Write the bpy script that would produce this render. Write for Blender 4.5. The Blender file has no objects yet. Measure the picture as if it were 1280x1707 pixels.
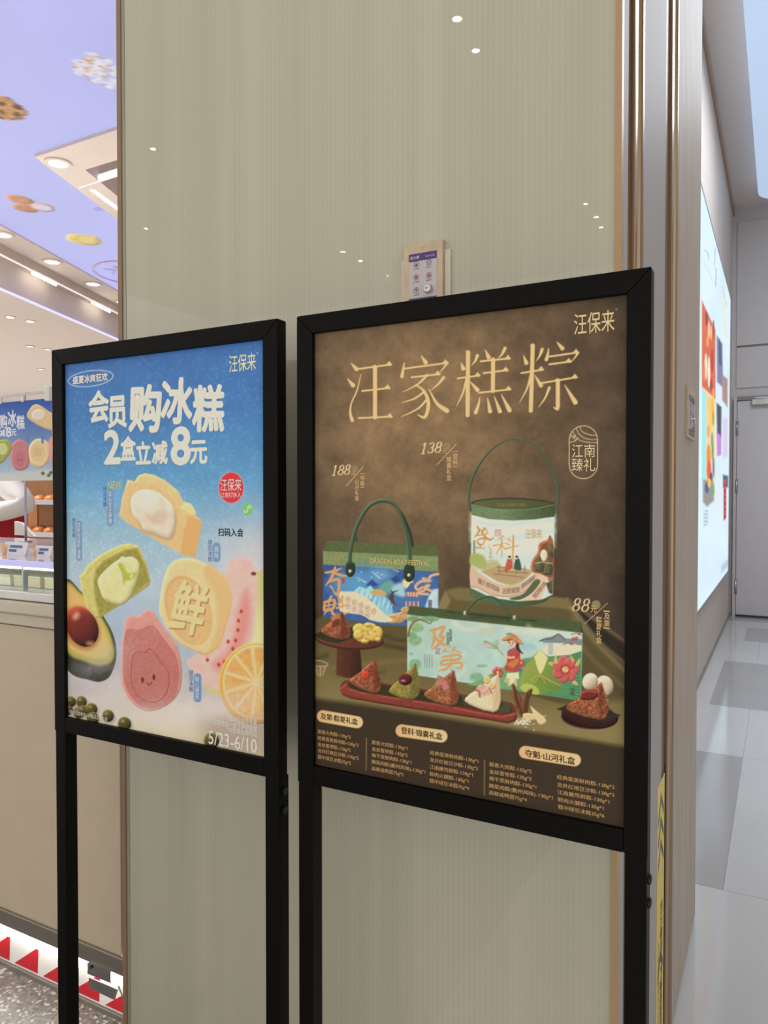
import bpy, bmesh, math, random
import numpy as np
from mathutils import Vector, Matrix

random.seed(7)
rng = np.random.default_rng(7)
sc = bpy.context.scene
COL = sc.collection

# ------------------------------------------------------------------ camera
EYE = 1.3
YAW, PITCH, FPX = math.radians(28.28), math.radians(1.1), 1232.0
cam_d = bpy.data.cameras.new('camera')
cam = bpy.data.objects.new('camera', cam_d)
COL.objects.link(cam)
cam.location = (0, 0, EYE)
cam.rotation_euler = (math.radians(90) - PITCH, 0, YAW)
cam_d.sensor_fit = 'HORIZONTAL'
cam_d.sensor_width = 36
cam_d.lens = 36 * FPX / 1280
cam_d.clip_start = 0.02
sc.camera = cam

# ------------------------------------------------------------------ world, lights, exposure
sc.view_settings.view_transform = 'Standard'
sc.view_settings.look = 'None'
sc.view_settings.gamma = 1
sc.view_settings.use_curve_mapping = False
sc.view_settings.exposure = 0.0
world = bpy.data.worlds.new('world')
sc.world = world
world.use_nodes = True
world.node_tree.nodes['Background'].inputs[0].default_value = (1.0, 0.97, 0.92, 1)
world.node_tree.nodes['Background'].inputs[1].default_value = 1.18


def area(name, loc, size, energy, col, rot=(0, 0, 0)):
    l = bpy.data.lights.new(name, 'AREA')
    l.shape = 'RECTANGLE'
    l.size, l.size_y = size
    l.energy = energy
    l.color = col
    o = bpy.data.objects.new(name, l)
    o.location = loc
    o.rotation_euler = rot
    COL.objects.link(o)
    return o


area('mall_fill_light', (-1.4, -0.35, 4.3), (2.8, 1.2), 14, (1.0, 0.95, 0.88))  # added fill lamp, out of view, brightens the glass and stands from above
area('corridor_light', (0.6, 5.0, 4.3), (0.9, 2.6), 88, (0.85, 0.92, 1.0))
area('shop_fill_light', (-4.9, 2.0, 3.15), (1.2, 1.0), 230, (1.0, 0.95, 0.90))  # added fill lamp left of the view, brightens counter, rack and assistant
area('shop_back_fill', (-9.2, 5.2, 2.9), (1.2, 1.0), 210, (1.0, 0.95, 0.90))  # added fill lamp out of view, its floor bounce lifts the bulkhead
area('rack_top_fill', (-4.0, 2.95, 1.79), (1.8, 0.3), 16, (1.0, 0.96, 0.93), (math.radians(180), 0, 0))  # added upward fill hidden behind the banner, brightens the shop ceiling

# ------------------------------------------------------------------ measuring helpers (photo pixel <-> metres)
cy, sy = math.cos(YAW), math.sin(YAW)
cp, sp = math.cos(PITCH), math.sin(PITCH)
R_ = np.array([cy, sy, 0.0])
F_ = np.array([-sy * cp, cy * cp, -sp])
U_ = np.cross(R_, F_)


def ray(u, v):
    a, b = (u - 640) / FPX, (853.5 - v) / FPX
    return F_ + a * R_ + b * U_


def onY(u, v, Y):
    d = ray(u, v)
    t = Y / d[1]
    return (d[0] * t, Y, EYE + d[2] * t)


def onX(u, v, X):
    d = ray(u, v)
    t = X / d[0]
    return (X, d[1] * t, EYE + d[2] * t)


def onZ(u, v, Z):
    d = ray(u, v)
    t = (Z - EYE) / d[2]
    return (d[0] * t, d[1] * t, Z)


def measure(P):
    """photo pixel of points P (..., 3); used to read the prints off the photograph"""
    Q = P - np.array([0, 0, EYE])
    f = Q @ F_
    return 640 + FPX * (Q @ R_) / f, 853.5 - FPX * (Q @ U_) / f


def lin(c):
    c = np.asarray(c, float) / 255.0
    return np.where(c <= 0.04045, c / 12.92, ((c + 0.055) / 1.055) ** 2.4)


# ------------------------------------------------------------------ materials
MATS = {}


def nt(name):
    m = bpy.data.materials.new(name)
    m.use_nodes = True
    return m, m.node_tree.nodes, m.node_tree.links, m.node_tree.nodes['Principled BSDF']


def mat(name, rgb, rough=0.5, metal=0.0, var=0.06, scale=12.0, stretch=(1, 1, 1), bump=0.0, coat=0.0, spec=0.5):
    if name in MATS:
        return MATS[name]
    m, N, L, p = nt(name)
    tc = N.new('ShaderNodeTexCoord')
    mp = N.new('ShaderNodeMapping')
    mp.inputs['Scale'].default_value = stretch
    nz = N.new('ShaderNodeTexNoise')
    nz.inputs['Scale'].default_value = scale
    nz.inputs['Detail'].default_value = 4
    L.new(tc.outputs['Object'], mp.inputs[0])
    L.new(mp.outputs[0], nz.inputs['Vector'])
    rp = N.new('ShaderNodeValToRGB')
    c = lin(rgb)
    rp.color_ramp.elements[0].position = 0.3
    rp.color_ramp.elements[1].position = 0.7
    rp.color_ramp.elements[0].color = (*(c * (1 - var)), 1)
    rp.color_ramp.elements[1].color = (*np.minimum(c * (1 + var), 1), 1)
    L.new(nz.outputs['Fac'], rp.inputs[0])
    L.new(rp.outputs[0], p.inputs['Base Color'])
    p.inputs['Roughness'].default_value = rough
    p.inputs['Metallic'].default_value = metal
    p.inputs['Coat Weight'].default_value = coat
    p.inputs['Coat Roughness'].default_value = 0.03
    p.inputs['Specular IOR Level'].default_value = spec
    if bump:
        b = N.new('ShaderNodeBump')
        b.inputs['Strength'].default_value = bump
        b.inputs['Distance'].default_value = 0.002
        L.new(nz.outputs['Fac'], b.inputs['Height'])
        L.new(b.outputs[0], p.inputs['Normal'])
    MATS[name] = m
    return m


def emis(name, rgb, strength):
    if name in MATS:
        return MATS[name]
    m, N, L, p = nt(name)
    c = lin(rgb)
    p.inputs['Base Color'].default_value = (*(c * 0.5), 1)
    p.inputs['Emission Color'].default_value = (*c, 1)
    p.inputs['Emission Strength'].default_value = strength
    MATS[name] = m
    return m


def glass_mat(name, rgb=(250, 252, 250), rough=0.0):
    if name in MATS:
        return MATS[name]
    m, N, L, p = nt(name)
    N.remove(p)
    out = N['Material Output']
    g = N.new('ShaderNodeBsdfGlossy')
    g.inputs['Roughness'].default_value = 0.02
    t = N.new('ShaderNodeBsdfTransparent')
    t.inputs[0].default_value = (*lin(rgb), 1)
    mx = N.new('ShaderNodeMixShader')
    mx.inputs[0].default_value = 0.06
    L.new(t.outputs[0], mx.inputs[1])
    L.new(g.outputs[0], mx.inputs[2])
    L.new(mx.outputs[0], out.inputs[0])
    MATS[name] = m
    return m


def print_mat(name, emit=0.0, rough=0.45, attr='print_colour'):
    """flat print: ink colours stored on the sheet"""
    m, N, L, p = nt(name)
    a = N.new('ShaderNodeAttribute')
    a.attribute_name = attr
    if emit:
        p.inputs['Base Color'].default_value = (0.05, 0.05, 0.05, 1)
        L.new(a.outputs['Color'], p.inputs['Emission Color'])
        p.inputs['Emission Strength'].default_value = emit
    else:
        L.new(a.outputs['Color'], p.inputs['Base Color'])
    p.inputs['Roughness'].default_value = rough
    p.inputs['Specular IOR Level'].default_value = 0.14
    return m


def back_glass_mat():
    m, N, L, p = nt('ribbed back painted glass')
    tc = N.new('ShaderNodeTexCoord')
    mp = N.new('ShaderNodeMapping')
    mp.inputs['Scale'].default_value = (1, 1, 0.02)
    L.new(tc.outputs['Object'], mp.inputs[0])
    wv = N.new('ShaderNodeTexWave')
    wv.bands_direction = 'X'
    wv.inputs['Scale'].default_value = 31
    wv.inputs['Distortion'].default_value = 0.25
    wv.inputs['Detail'].default_value = 0
    L.new(mp.outputs[0], wv.inputs['Vector'])
    nz = N.new('ShaderNodeTexNoise')
    nz.inputs['Scale'].default_value = 15
    nz.inputs['Detail'].default_value = 3
    L.new(mp.outputs[0], nz.inputs['Vector'])
    ad = N.new('ShaderNodeMath'); ad.operation = 'MULTIPLY_ADD'
    L.new(wv.outputs['Fac'], ad.inputs[0]); ad.inputs[1].default_value = 0.16
    L.new(nz.outputs['Fac'], ad.inputs[2])
    rp = N.new('ShaderNodeValToRGB')
    rp.color_ramp.elements[0].position = 0.33
    rp.color_ramp.elements[1].position = 0.85
    rp.color_ramp.elements[0].color = (*lin((188, 185, 165)), 1)
    rp.color_ramp.elements[1].color = (*lin((200, 197, 177)), 1)
    L.new(ad.outputs[0], rp.inputs[0])
    L.new(rp.outputs[0], p.inputs['Base Color'])
    p.inputs['Roughness'].default_value = 0.6
    p.inputs['Specular IOR Level'].default_value = 0.2
    p.inputs['Coat Weight'].default_value = 1.0
    p.inputs['Coat Roughness'].default_value = 0.012
    return m


def terrazzo_mat():
    m, N, L, p = nt('grey terrazzo')
    tc = N.new('ShaderNodeTexCoord')
    vo = N.new('ShaderNodeTexVoronoi')
    vo.inputs['Scale'].default_value = 130
    L.new(tc.outputs['Object'], vo.inputs['Vector'])
    rp = N.new('ShaderNodeValToRGB')
    rp.color_ramp.interpolation = 'CONSTANT'
    e = rp.color_ramp.elements
    e[0].position = 0; e[0].color = (*lin((98, 94, 90)), 1)
    e[1].position = 0.55; e[1].color = (*lin((118, 114, 110)), 1)
    n = e.new(0.78); n.color = (*lin((168, 163, 157)), 1)
    n = e.new(0.9); n.color = (*lin((80, 77, 74)), 1)
    sp_ = N.new('ShaderNodeSeparateColor')
    L.new(vo.outputs['Color'], sp_.inputs[0])
    L.new(sp_.outputs[0], rp.inputs[0])
    L.new(rp.outputs[0], p.inputs['Base Color'])
    p.inputs['Roughness'].default_value = 0.3
    return m


def wood_mat():
    m, N, L, p = nt('pale wood laminate')
    tc = N.new('ShaderNodeTexCoord')
    mp = N.new('ShaderNodeMapping')
    mp.inputs['Scale'].default_value = (1, 9, 0.6)
    L.new(tc.outputs['Object'], mp.inputs[0])
    nz = N.new('ShaderNodeTexNoise')
    nz.inputs['Scale'].default_value = 6
    nz.inputs['Detail'].default_value = 6
    nz.inputs['Distortion'].default_value = 0.6
    L.new(mp.outputs[0], nz.inputs['Vector'])
    rp = N.new('ShaderNodeValToRGB')
    rp.color_ramp.elements[0].position = 0.3
    rp.color_ramp.elements[1].position = 0.7
    rp.color_ramp.elements[0].color = (*lin((178, 164, 150)), 1)
    rp.color_ramp.elements[1].color = (*lin((200, 188, 176)), 1)
    L.new(nz.outputs['Fac'], rp.inputs[0])
    L.new(rp.outputs[0], p.inputs['Base Color'])
    p.inputs['Roughness'].default_value = 0.55
    p.inputs['Specular IOR Level'].default_value = 0.15
    return m


BLACK = mat('black powder coat', (12, 11, 11), 0.45, var=0.1, scale=60, spec=0.11)
BLACK2 = mat('black plastic bolt', (16, 16, 16), 0.3)
BRASS = mat('polished brass', (160, 134, 104), 0.25, 1.0, var=0.08, stretch=(1, 1, 0.05), scale=20)
BRONZE = mat('bronze recess', (120, 98, 78), 0.4, 0.4)
TAN = mat('tan edge trim', (186, 152, 112), 0.4)
MAUVE = mat('grey laminate', (178, 172, 172), 0.55, stretch=(1, 6, 0.4), var=0.03, spec=0.12)
WOOD = wood_mat()
CREAM = mat('cream panel', (210, 194, 170), 0.5, var=0.025)
CREAM2 = mat('cream rail', (216, 205, 186), 0.45, var=0.025)
SOFFIT = mat('beige ceiling paint', (210, 199, 191), 0.7, var=0.02)
WHITE = mat('white plaster', (228, 226, 222), 0.6, var=0.02)
STEEL = mat('brushed steel', (180, 180, 182), 0.3, 1.0, stretch=(0.2, 1, 8))
CHROME = mat('chrome', (210, 208, 204), 0.12, 1.0)
ALU = mat('aluminium kick', (165, 158, 150), 0.38, 0.85, stretch=(0.2, 1, 6))
TILE_W = mat('white polished tile', (204, 204, 204), 0.09, var=0.02, scale=3)
TILE_G = mat('grey polished tile', (172, 170, 170), 0.12, var=0.03, scale=3)
GROUT = mat('tile joint', (186, 186, 186), 0.6)
CORR = mat('corridor wall paint', (204, 192, 182), 0.55, var=0.02)
ENDW = mat('grey panel paint', (200, 194, 192), 0.55, var=0.02)
DOORM = mat('door paint', (204, 199, 200), 0.5, var=0.02)
DARKG = mat('dark gap', (60, 56, 54), 0.6)


# ------------------------------------------------------------------ object helpers
WL = {}


def mk(name, verts, faces, m=None, parent=None, smooth=False, base=None):
    v = np.asarray(verts, float)
    if base is None:
        base = np.array([(v[:, 0].min() + v[:, 0].max()) / 2, (v[:, 1].min() + v[:, 1].max()) / 2, v[:, 2].min()])
    base = np.asarray(base, float)
    me = bpy.data.meshes.new(name)
    me.from_pydata((v - base).tolist(), [], faces)
    me.update()
    if smooth:
        me.polygons.foreach_set('use_smooth', [True] * len(me.polygons))
    o = bpy.data.objects.new(name, me)
    COL.objects.link(o)
    if m is not None:
        me.materials.append(m)
    place(o, base, parent)
    return o


def place(o, wloc, parent=None):
    wloc = np.asarray(wloc, float)
    if parent is not None:
        o.parent = parent
        o.location = wloc - WL[parent.name]
    else:
        o.location = wloc
    WL[o.name] = wloc


def empty(name, loc):
    o = bpy.data.objects.new(name, None)
    o.empty_display_size = 0.05
    COL.objects.link(o)
    place(o, loc)
    return o


def tag(o, label, cat, group=None):
    o['label'] = label
    o['category'] = cat
    if group:
        o['group'] = group
    return o


def struct(o, label=None):
    o['kind'] = 'structure'
    if label:
        o['label'] = label
    return o


def boxdata(x0, x1, y0, y1, z0, z1, bev=0.0):
    if bev <= 0:
        v = [(x, y, z) for z in (z0, z1) for y in (y0, y1) for x in (x0, x1)]
        f = [(0, 2, 3, 1), (4, 5, 7, 6), (0, 1, 5, 4), (2, 6, 7, 3), (0, 4, 6, 2), (1, 3, 7, 5)]
        return v, f
    bm = bmesh.new()
    bmesh.ops.create_cube(bm, size=1)
    for q in bm.verts:
        q.co = Vector(((x0 + x1) / 2 + q.co.x * (x1 - x0), (y0 + y1) / 2 + q.co.y * (y1 - y0), (z0 + z1) / 2 + q.co.z * (z1 - z0)))
    bmesh.ops.bevel(bm, geom=bm.edges[:], offset=bev, segments=2, profile=0.5, affect='EDGES')
    bm.verts.index_update()
    v = [tuple(q.co) for q in bm.verts]
    f = [tuple(q.index for q in p.verts) for p in bm.faces]
    bm.free()
    return v, f


def join(*parts):
    V, Fc = [], []
    for v, f in parts:
        k = len(V)
        V += list(v)
        Fc += [tuple(i + k for i in q) for q in f]
    return V, Fc


def box(name, x0, x1, y0, y1, z0, z1, m, parent=None, bev=0.0):
    v, f = boxdata(x0, x1, y0, y1, z0, z1, bev)
    return mk(name, v, f, m, parent)


def prism(poly, axis, a0, a1):
    """polygon (2D points) extruded along an axis: axis 'x' -> pts are (y,z); 'y' -> (x,z); 'z' -> (x,y)"""
    def P(p, a):
        return {'x': (a, p[0], p[1]), 'y': (p[0], a, p[1]), 'z': (p[0], p[1], a)}[axis]
    n = len(poly)
    v = [P(p, a0) for p in poly] + [P(p, a1) for p in poly]
    f = [tuple(range(n)), tuple(range(2 * n - 1, n - 1, -1))]
    f += [(i, i + n, (i + 1) % n + n, (i + 1) % n) for i in range(n)]
    return v, f


def tube(pts, r, n=10, caps=True):
    pts = [Vector(p) for p in pts]
    rs = r if hasattr(r, '__len__') else [r] * len(pts)
    V, Fc = [], []
    ref = Vector((0, 0, 1))
    for i, p in enumerate(pts):
        t = (pts[min(i + 1, len(pts) - 1)] - pts[max(i - 1, 0)]).normalized()
        a = t.cross(ref if abs(t.dot(ref)) < 0.95 else Vector((1, 0, 0))).normalized()
        b = t.cross(a)
        for k in range(n):
            an = 2 * math.pi * k / n
            V.append(tuple(p + (a * math.cos(an) + b * math.sin(an)) * rs[i]))
    for i in range(len(pts) - 1):
        for k in range(n):
            q = (k + 1) % n
            Fc.append((i * n + k, i * n + q, (i + 1) * n + q, (i + 1) * n + k))
    if caps:
        Fc.append(tuple(range(n - 1, -1, -1)))
        Fc.append(tuple((len(pts) - 1) * n + k for k in range(n)))
    return V, Fc


def disc(c, r, axis='z', n=24, r2=None):
    """flat disc or annulus"""
    def P(a, rr):
        q = (rr * math.cos(a), rr * math.sin(a))
        return {'z': (c[0] + q[0], c[1] + q[1], c[2]), 'y': (c[0] + q[0], c[1], c[2] + q[1]), 'x': (c[0], c[1] + q[0], c[2] + q[1])}[axis]
    A = [2 * math.pi * k / n for k in range(n)]
    if r2 is None:
        return [P(a, r) for a in A], [tuple(range(n))]
    v = [P(a, r) for a in A] + [P(a, r2) for a in A]
    return v, [(k, (k + 1) % n, (k + 1) % n + n, k + n) for k in range(n)]


# ------------------------------------------------------------------ print painter (numpy): flat artwork as ink colours on a sheet
NZ = rng.random((128, 128))


def vnoise(U, V, s, seed=0):
    x, y = U / s + seed * 17.3, V / s + seed * 9.7
    xi, yi = np.floor(x).astype(int), np.floor(y).astype(int)
    fx, fy = x - xi, y - yi
    fx, fy = fx * fx * (3 - 2 * fx), fy * fy * (3 - 2 * fy)
    g = lambda i, j: NZ[i % 128, j % 128]
    return (g(xi, yi) * (1 - fx) + g(xi + 1, yi) * fx) * (1 - fy) + (g(xi, yi + 1) * (1 - fx) + g(xi + 1, yi + 1) * fx) * fy


def fbm(U, V, s, seed=0, o=4):
    r, a, t = 0, 1, 0
    for k in range(o):
        r = r + a * vnoise(U, V, s, seed + k)
        t += a
        a *= 0.55
        s *= 0.5
    return r / t


def smooth_loop(p, k=6, closed=True):
    p = np.asarray(p, float)
    n = len(p)
    out = []
    for i in range(n if closed else n - 1):
        if closed:
            a, b, c, d = p[i - 1], p[i], p[(i + 1) % n], p[(i + 2) % n]
        else:
            a, b, c, d = p[max(i - 1, 0)], p[i], p[i + 1], p[min(i + 2, n - 1)]
        for j in range(k):
            t = j / k
            out.append(0.5 * ((2 * b) + (c - a) * t + (2 * a - 5 * b + 4 * c - d) * t * t + (3 * b - a - 3 * c + d) * t ** 3))
    if not closed:
        out.append(p[-1])
    return np.array(out)


def crop(ox, oy, s):
    return lambda *pts: [(ox + x / s, oy + y / s) for x, y in pts]


class Print:
    def __init__(self, o, ax, ay, nx, ny):
        o, ax, ay = map(lambda q: np.asarray(q, float), (o, ax, ay))
        S, T = np.meshgrid(np.linspace(0, 1, nx), np.linspace(0, 1, ny))
        self.P = o + S[..., None] * ax + T[..., None] * ay
        self.U, self.V = measure(self.P)
        self.C = np.zeros((ny, nx, 3))
        self.nx, self.ny = nx, ny

    def _sl(self, u0, v0, u1, v1):
        k = (self.U >= u0) & (self.U <= u1) & (self.V >= v0) & (self.V <= v1)
        r, c = np.where(k.any(1))[0], np.where(k.any(0))[0]
        if len(r) == 0 or len(c) == 0:
            return None
        return slice(r[0], r[-1] + 1), slice(c[0], c[-1] + 1)

    def _put(self, s, cov, col):
        self.C[s] = self.C[s] * (1 - cov[..., None]) + col * cov[..., None]

    def _col(self, s, sd, col, grad, bev, tex):
        U, V = self.U[s], self.V[s]
        c = np.broadcast_to(np.asarray(col, float), U.shape + (3,)).copy()
        if grad:
            c2, p0, p1 = grad
            d = np.subtract(p1, p0)
            t = np.clip(((U - p0[0]) * d[0] + (V - p0[1]) * d[1]) / (d @ d), 0, 1)[..., None]
            c = c * (1 - t) + np.asarray(c2, float) * t
        if bev:
            w, amt = bev
            h = np.clip(-sd / w, 0, 1)
            h = np.sqrt(1 - (1 - h) ** 2) * w
            if min(h.shape) > 2:
                gy, gx = np.gradient(h)
                du = max(np.abs(np.gradient(U, axis=1)).mean(), 1e-6)
                dv = max(np.abs(np.gradient(V, axis=0)).mean(), 1e-6)
                # rows of the sheet run upward: flip to photo direction
                gx, gy = gx / du, gy / dv * np.sign(np.gradient(V, axis=0).mean())
                sh = np.clip((gx * 0.55 + gy * 0.8), -1.5, 1.5)
                c = c * (1 + amt * sh)[..., None]
        if tex:
            amt, sc_ = tex[:2]
            c = c * (1 + amt * (fbm(U, V, sc_, 3, 3) - 0.5) * 2)[..., None]
        return np.clip(c, 0, 255)

    def poly(self, pts, col, soft=0.8, alpha=1.0, smooth=False, grad=None, bev=None, tex=None, wob=0):
        p = smooth_loop(pts) if smooth else np.asarray(pts, float)
        m = soft + 2
        s = self._sl(p[:, 0].min() - m, p[:, 1].min() - m, p[:, 0].max() + m, p[:, 1].max() + m)
        if s is None:
            return
        U, V = self.U[s], self.V[s]
        if wob:
            U = U + wob * (fbm(U, V, 9, 5, 2) - 0.5) * 2
            V = V + wob * (fbm(U, V, 9, 8, 2) - 0.5) * 2
        d2 = np.full(U.shape, 1e9)
        ins = np.zeros(U.shape, bool)
        q = np.roll(p, -1, 0)
        for (ax, ay), (bx, by) in zip(p, q):
            ex, ey = bx - ax, by - ay
            L = ex * ex + ey * ey + 1e-12
            t = np.clip(((U - ax) * ex + (V - ay) * ey) / L, 0, 1)
            d2 = np.minimum(d2, (U - ax - t * ex) ** 2 + (V - ay - t * ey) ** 2)
            if ay != by:
                k = ((ay > V) != (by > V)) & (U < ex * (V - ay) / (by - ay) + ax)
                ins ^= k
        sd = np.sqrt(d2) * np.where(ins, -1, 1)
        cov = np.clip(0.5 - sd / (2 * soft), 0, 1) * alpha
        self._put(s, cov, self._col(s, sd, col, grad, bev, tex))

    def ell(self, cx, cy_, rx, ry, col, rot=0, **k):
        a = np.linspace(0, 2 * math.pi, 40, endpoint=False)
        c, s_ = math.cos(math.radians(rot)), math.sin(math.radians(rot))
        x, y = rx * np.cos(a), ry * np.sin(a)
        self.poly(np.stack([cx + x * c - y * s_, cy_ + x * s_ + y * c], 1), col, **k)

    def stroke(self, pts, w, col, soft=0.7, alpha=1.0, smooth=True, **k):
        """w: width(s) along the line"""
        p = np.asarray(pts, float)
        ws = np.asarray(w if hasattr(w, '__len__') else [w] * len(p), float)
        if smooth and len(p) > 2:
            q = smooth_loop(np.column_stack([p, ws]), 5, False)
            p, ws = q[:, :2], q[:, 2]
        m = ws.max() / 2 + soft + 2
        s = self._sl(p[:, 0].min() - m, p[:, 1].min() - m, p[:, 0].max() + m, p[:, 1].max() + m)
        if s is None:
            return
        U, V = self.U[s], self.V[s]
        sd = np.full(U.shape, 1e9)
        for i in range(len(p) - 1):
            ex, ey = p[i + 1] - p[i]
            L = ex * ex + ey * ey + 1e-12
            t = np.clip(((U - p[i, 0]) * ex + (V - p[i, 1]) * ey) / L, 0, 1)
            d = np.hypot(U - p[i, 0] - t * ex, V - p[i, 1] - t * ey) - (ws[i] + (ws[i + 1] - ws[i]) * t) / 2
            sd = np.minimum(sd, d)
        cov = np.clip(0.5 - sd / (2 * soft), 0, 1) * alpha
        self._put(s, cov, self._col(s, sd, col, k.get('grad'), k.get('bev'), k.get('tex')))

    def glyph(self, body, box_, col, alpha=1.0, bold=0.0, shear=0.0, rot=0, slope=0.0):
        """rasterised lettering inside the artwork; box_ = (u0, v0, u1, v1), slope = dv/du of its base line"""
        v, tris = text_mesh(body, bold, shear)
        u0, v0, u1, v1 = box_
        x, y = u0 + v[:, 0] * (u1 - u0), v1 - v[:, 1] * (v1 - v0)
        cx, cy_ = (u0 + u1) / 2, (v0 + v1) / 2
        if rot:
            c, s_ = math.cos(math.radians(rot)), math.sin(math.radians(rot))
            x, y = cx + (x - cx) * c - (y - cy_) * s_, cy_ + (x - cx) * s_ + (y - cy_) * c
        y = y + (x - cx) * slope
        s = self._sl(x.min() - 2, y.min() - 2, x.max() + 2, y.max() + 2)
        if s is None:
            return
        U, V = self.U[s], self.V[s]
        cov = np.zeros(U.shape)
        for t in tris:
            X, Y = x[list(t)], y[list(t)]
            k = (U > X.min() - 1) & (U < X.max() + 1) & (V > Y.min() - 1) & (V < Y.max() + 1)
            r, c_ = np.where(k.any(1))[0], np.where(k.any(0))[0]
            if not len(r) or not len(c_):
                continue
            ss = (slice(r[0], r[-1] + 1), slice(c_[0], c_[-1] + 1))
            uu, vv = U[ss], V[ss]
            ar = (X[1] - X[0]) * (Y[2] - Y[0]) - (X[2] - X[0]) * (Y[1] - Y[0])
            if abs(ar) < 1e-9:
                continue
            sg = 1 if ar > 0 else -1
            mn = np.full(uu.shape, 1e9)
            for i in range(3):
                ex, ey = X[(i + 1) % 3] - X[i], Y[(i + 1) % 3] - Y[i]
                mn = np.minimum(mn, sg * (ex * (vv - Y[i]) - ey * (uu - X[i])) / (math.hypot(ex, ey) + 1e-9))
            cov[ss] = np.maximum(cov[ss], np.clip(0.6 + mn / 1.2, 0, 1))
        self._put(s, cov * alpha, np.broadcast_to(np.asarray(col, float), U.shape + (3,)))

    def build(self, name, m, parent, gain=1.0, skip=None):
        ny, nx = self.ny, self.nx
        V = self.P.reshape(-1, 3)
        base = np.array([V[:, 0].mean(), V[:, 1].mean(), V[:, 2].min()])
        me = bpy.data.meshes.new(name)
        nq = (nx - 1) * (ny - 1)
        i = (np.arange(ny - 1)[:, None] * nx + np.arange(nx - 1)[None, :]).ravel()
        q = np.stack([i, i + 1, i + nx + 1, i + nx], 1).astype(np.int32)
        if skip is not None:
            q = q[~skip(V[q].mean(1))]
            nq = len(q)
        me.vertices.add(len(V))
        me.vertices.foreach_set('co', (V - base).astype(np.float32).ravel())
        me.loops.add(nq * 4)
        me.loops.foreach_set('vertex_index', q.ravel())
        me.polygons.add(nq)
        me.polygons.foreach_set('loop_start', np.arange(0, nq * 4, 4, dtype=np.int32))
        me.polygons.foreach_set('loop_total', np.full(nq, 4, np.int32))
        me.update(calc_edges=True)
        at = me.color_attributes.new('print_colour', 'FLOAT_COLOR', 'POINT')
        c = np.ones((len(V), 4), np.float32)
        c[:, :3] = np.clip(lin(np.clip(self.C, 0, 255)) * gain, 0, 1).reshape(-1, 3)
        at.data.foreach_set('color', c.ravel())
        me.materials.append(m)
        o = bpy.data.objects.new(name, me)
        COL.objects.link(o)
        place(o, base, parent)
        return o


TXT = {}


def text_mesh(body, bold=0.0, shear=0.0, song=False, spacing=1.0):
    """outline lettering scaled to the unit square; song: thin horizontals, thick verticals"""
    key = (body, bold, shear, song, spacing)
    if key in TXT:
        return TXT[key]
    c = bpy.data.curves.new('t', 'FONT')
    c.body = body
    c.size = 1
    c.resolution_u = 3
    c.shear = shear
    c.space_character = spacing
    o = bpy.data.objects.new('t', c)
    me = bpy.data.meshes.new_from_object(o)
    me.calc_loop_triangles()
    v = np.array([q.co[:2] for q in me.vertices])
    t = [tuple(q.vertices) for q in me.loop_triangles]
    bpy.data.objects.remove(o)
    bpy.data.curves.remove(c)
    bpy.data.meshes.remove(me)
    copies = []
    if song:
        copies = [(-0.016, 0), (0, 0), (0.016, 0)]
    elif bold:
        copies = [(bold * math.cos(a), bold * math.sin(a)) for a in np.arange(8) * math.pi / 4] + [(0, 0)]
    if copies:
        n = len(v)
        V, T = [], []
        for k, (dx, dy) in enumerate(copies):
            V.append(np.column_stack([v + [dx, dy], np.full(n, float(k))]))
            T += [tuple(i + k * n for i in q) for q in t]
        v, t = np.concatenate(V), T
    if v.shape[1] == 2:
        v = np.column_stack([v, np.zeros(len(v))])
    mn, mx = v[:, :2].min(0), v[:, :2].max(0)
    v[:, :2] = (v[:, :2] - mn) / np.maximum(mx - mn, 1e-6)
    TXT[key] = (v, t)
    return TXT[key]


INKS = {}


def ink(rgb, gain=1.0, rough=0.45):
    key = (tuple(rgb), gain)
    if key not in INKS:
        c = np.clip(lin(rgb) * gain, 0, 0.95)
        c8 = 255 * np.where(c <= 0.0031308, c * 12.92, 1.055 * np.maximum(c, 1e-9) ** (1 / 2.4) - 0.055)
        INKS[key] = mat('ink %d %d %d %.2f' % (*rgb, gain), tuple(c8), rough, var=0.02, scale=30, spec=0.14)
    return INKS[key]


def letters(body, u0, u1, v0, v1, Y, rgb, parent, gain=1.0, name='lettering', rot=0, lift=0, vert=False, **k):
    """vector lettering lying on the sheet at depth Y: u0..u1 / v0..v1 measured in the photo at its middle"""
    Yf = Y - 0.0004 - lift
    if vert:
        body = '\n'.join(body)
    v, t = text_mesh(body, k.get('bold', 0), k.get('shear', 0), k.get('song', False), k.get('spacing', 1.0))
    cu, cv = (u0 + u1) / 2, (v0 + v1) / 2
    x0, x1 = onY(u0, cv, Y)[0], onY(u1, cv, Y)[0]
    z1, z0 = onY(cu, v0, Y)[2], onY(cu, v1, Y)[2]
    X, Z = x0 + v[:, 0] * (x1 - x0), z0 + v[:, 1] * (z1 - z0)
    if rot:
        c, s_ = math.cos(math.radians(rot)), math.sin(math.radians(rot))
        mx, mz = (x0 + x1) / 2, (z0 + z1) / 2
        X, Z = mx + (X - mx) * c - (Z - mz) * s_, mz + (X - mx) * s_ + (Z - mz) * c
    V = np.stack([X, Yf - 2e-5 * v[:, 2], Z], 1)
    return mk(name, V, t, ink(rgb, gain), parent)

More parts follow.
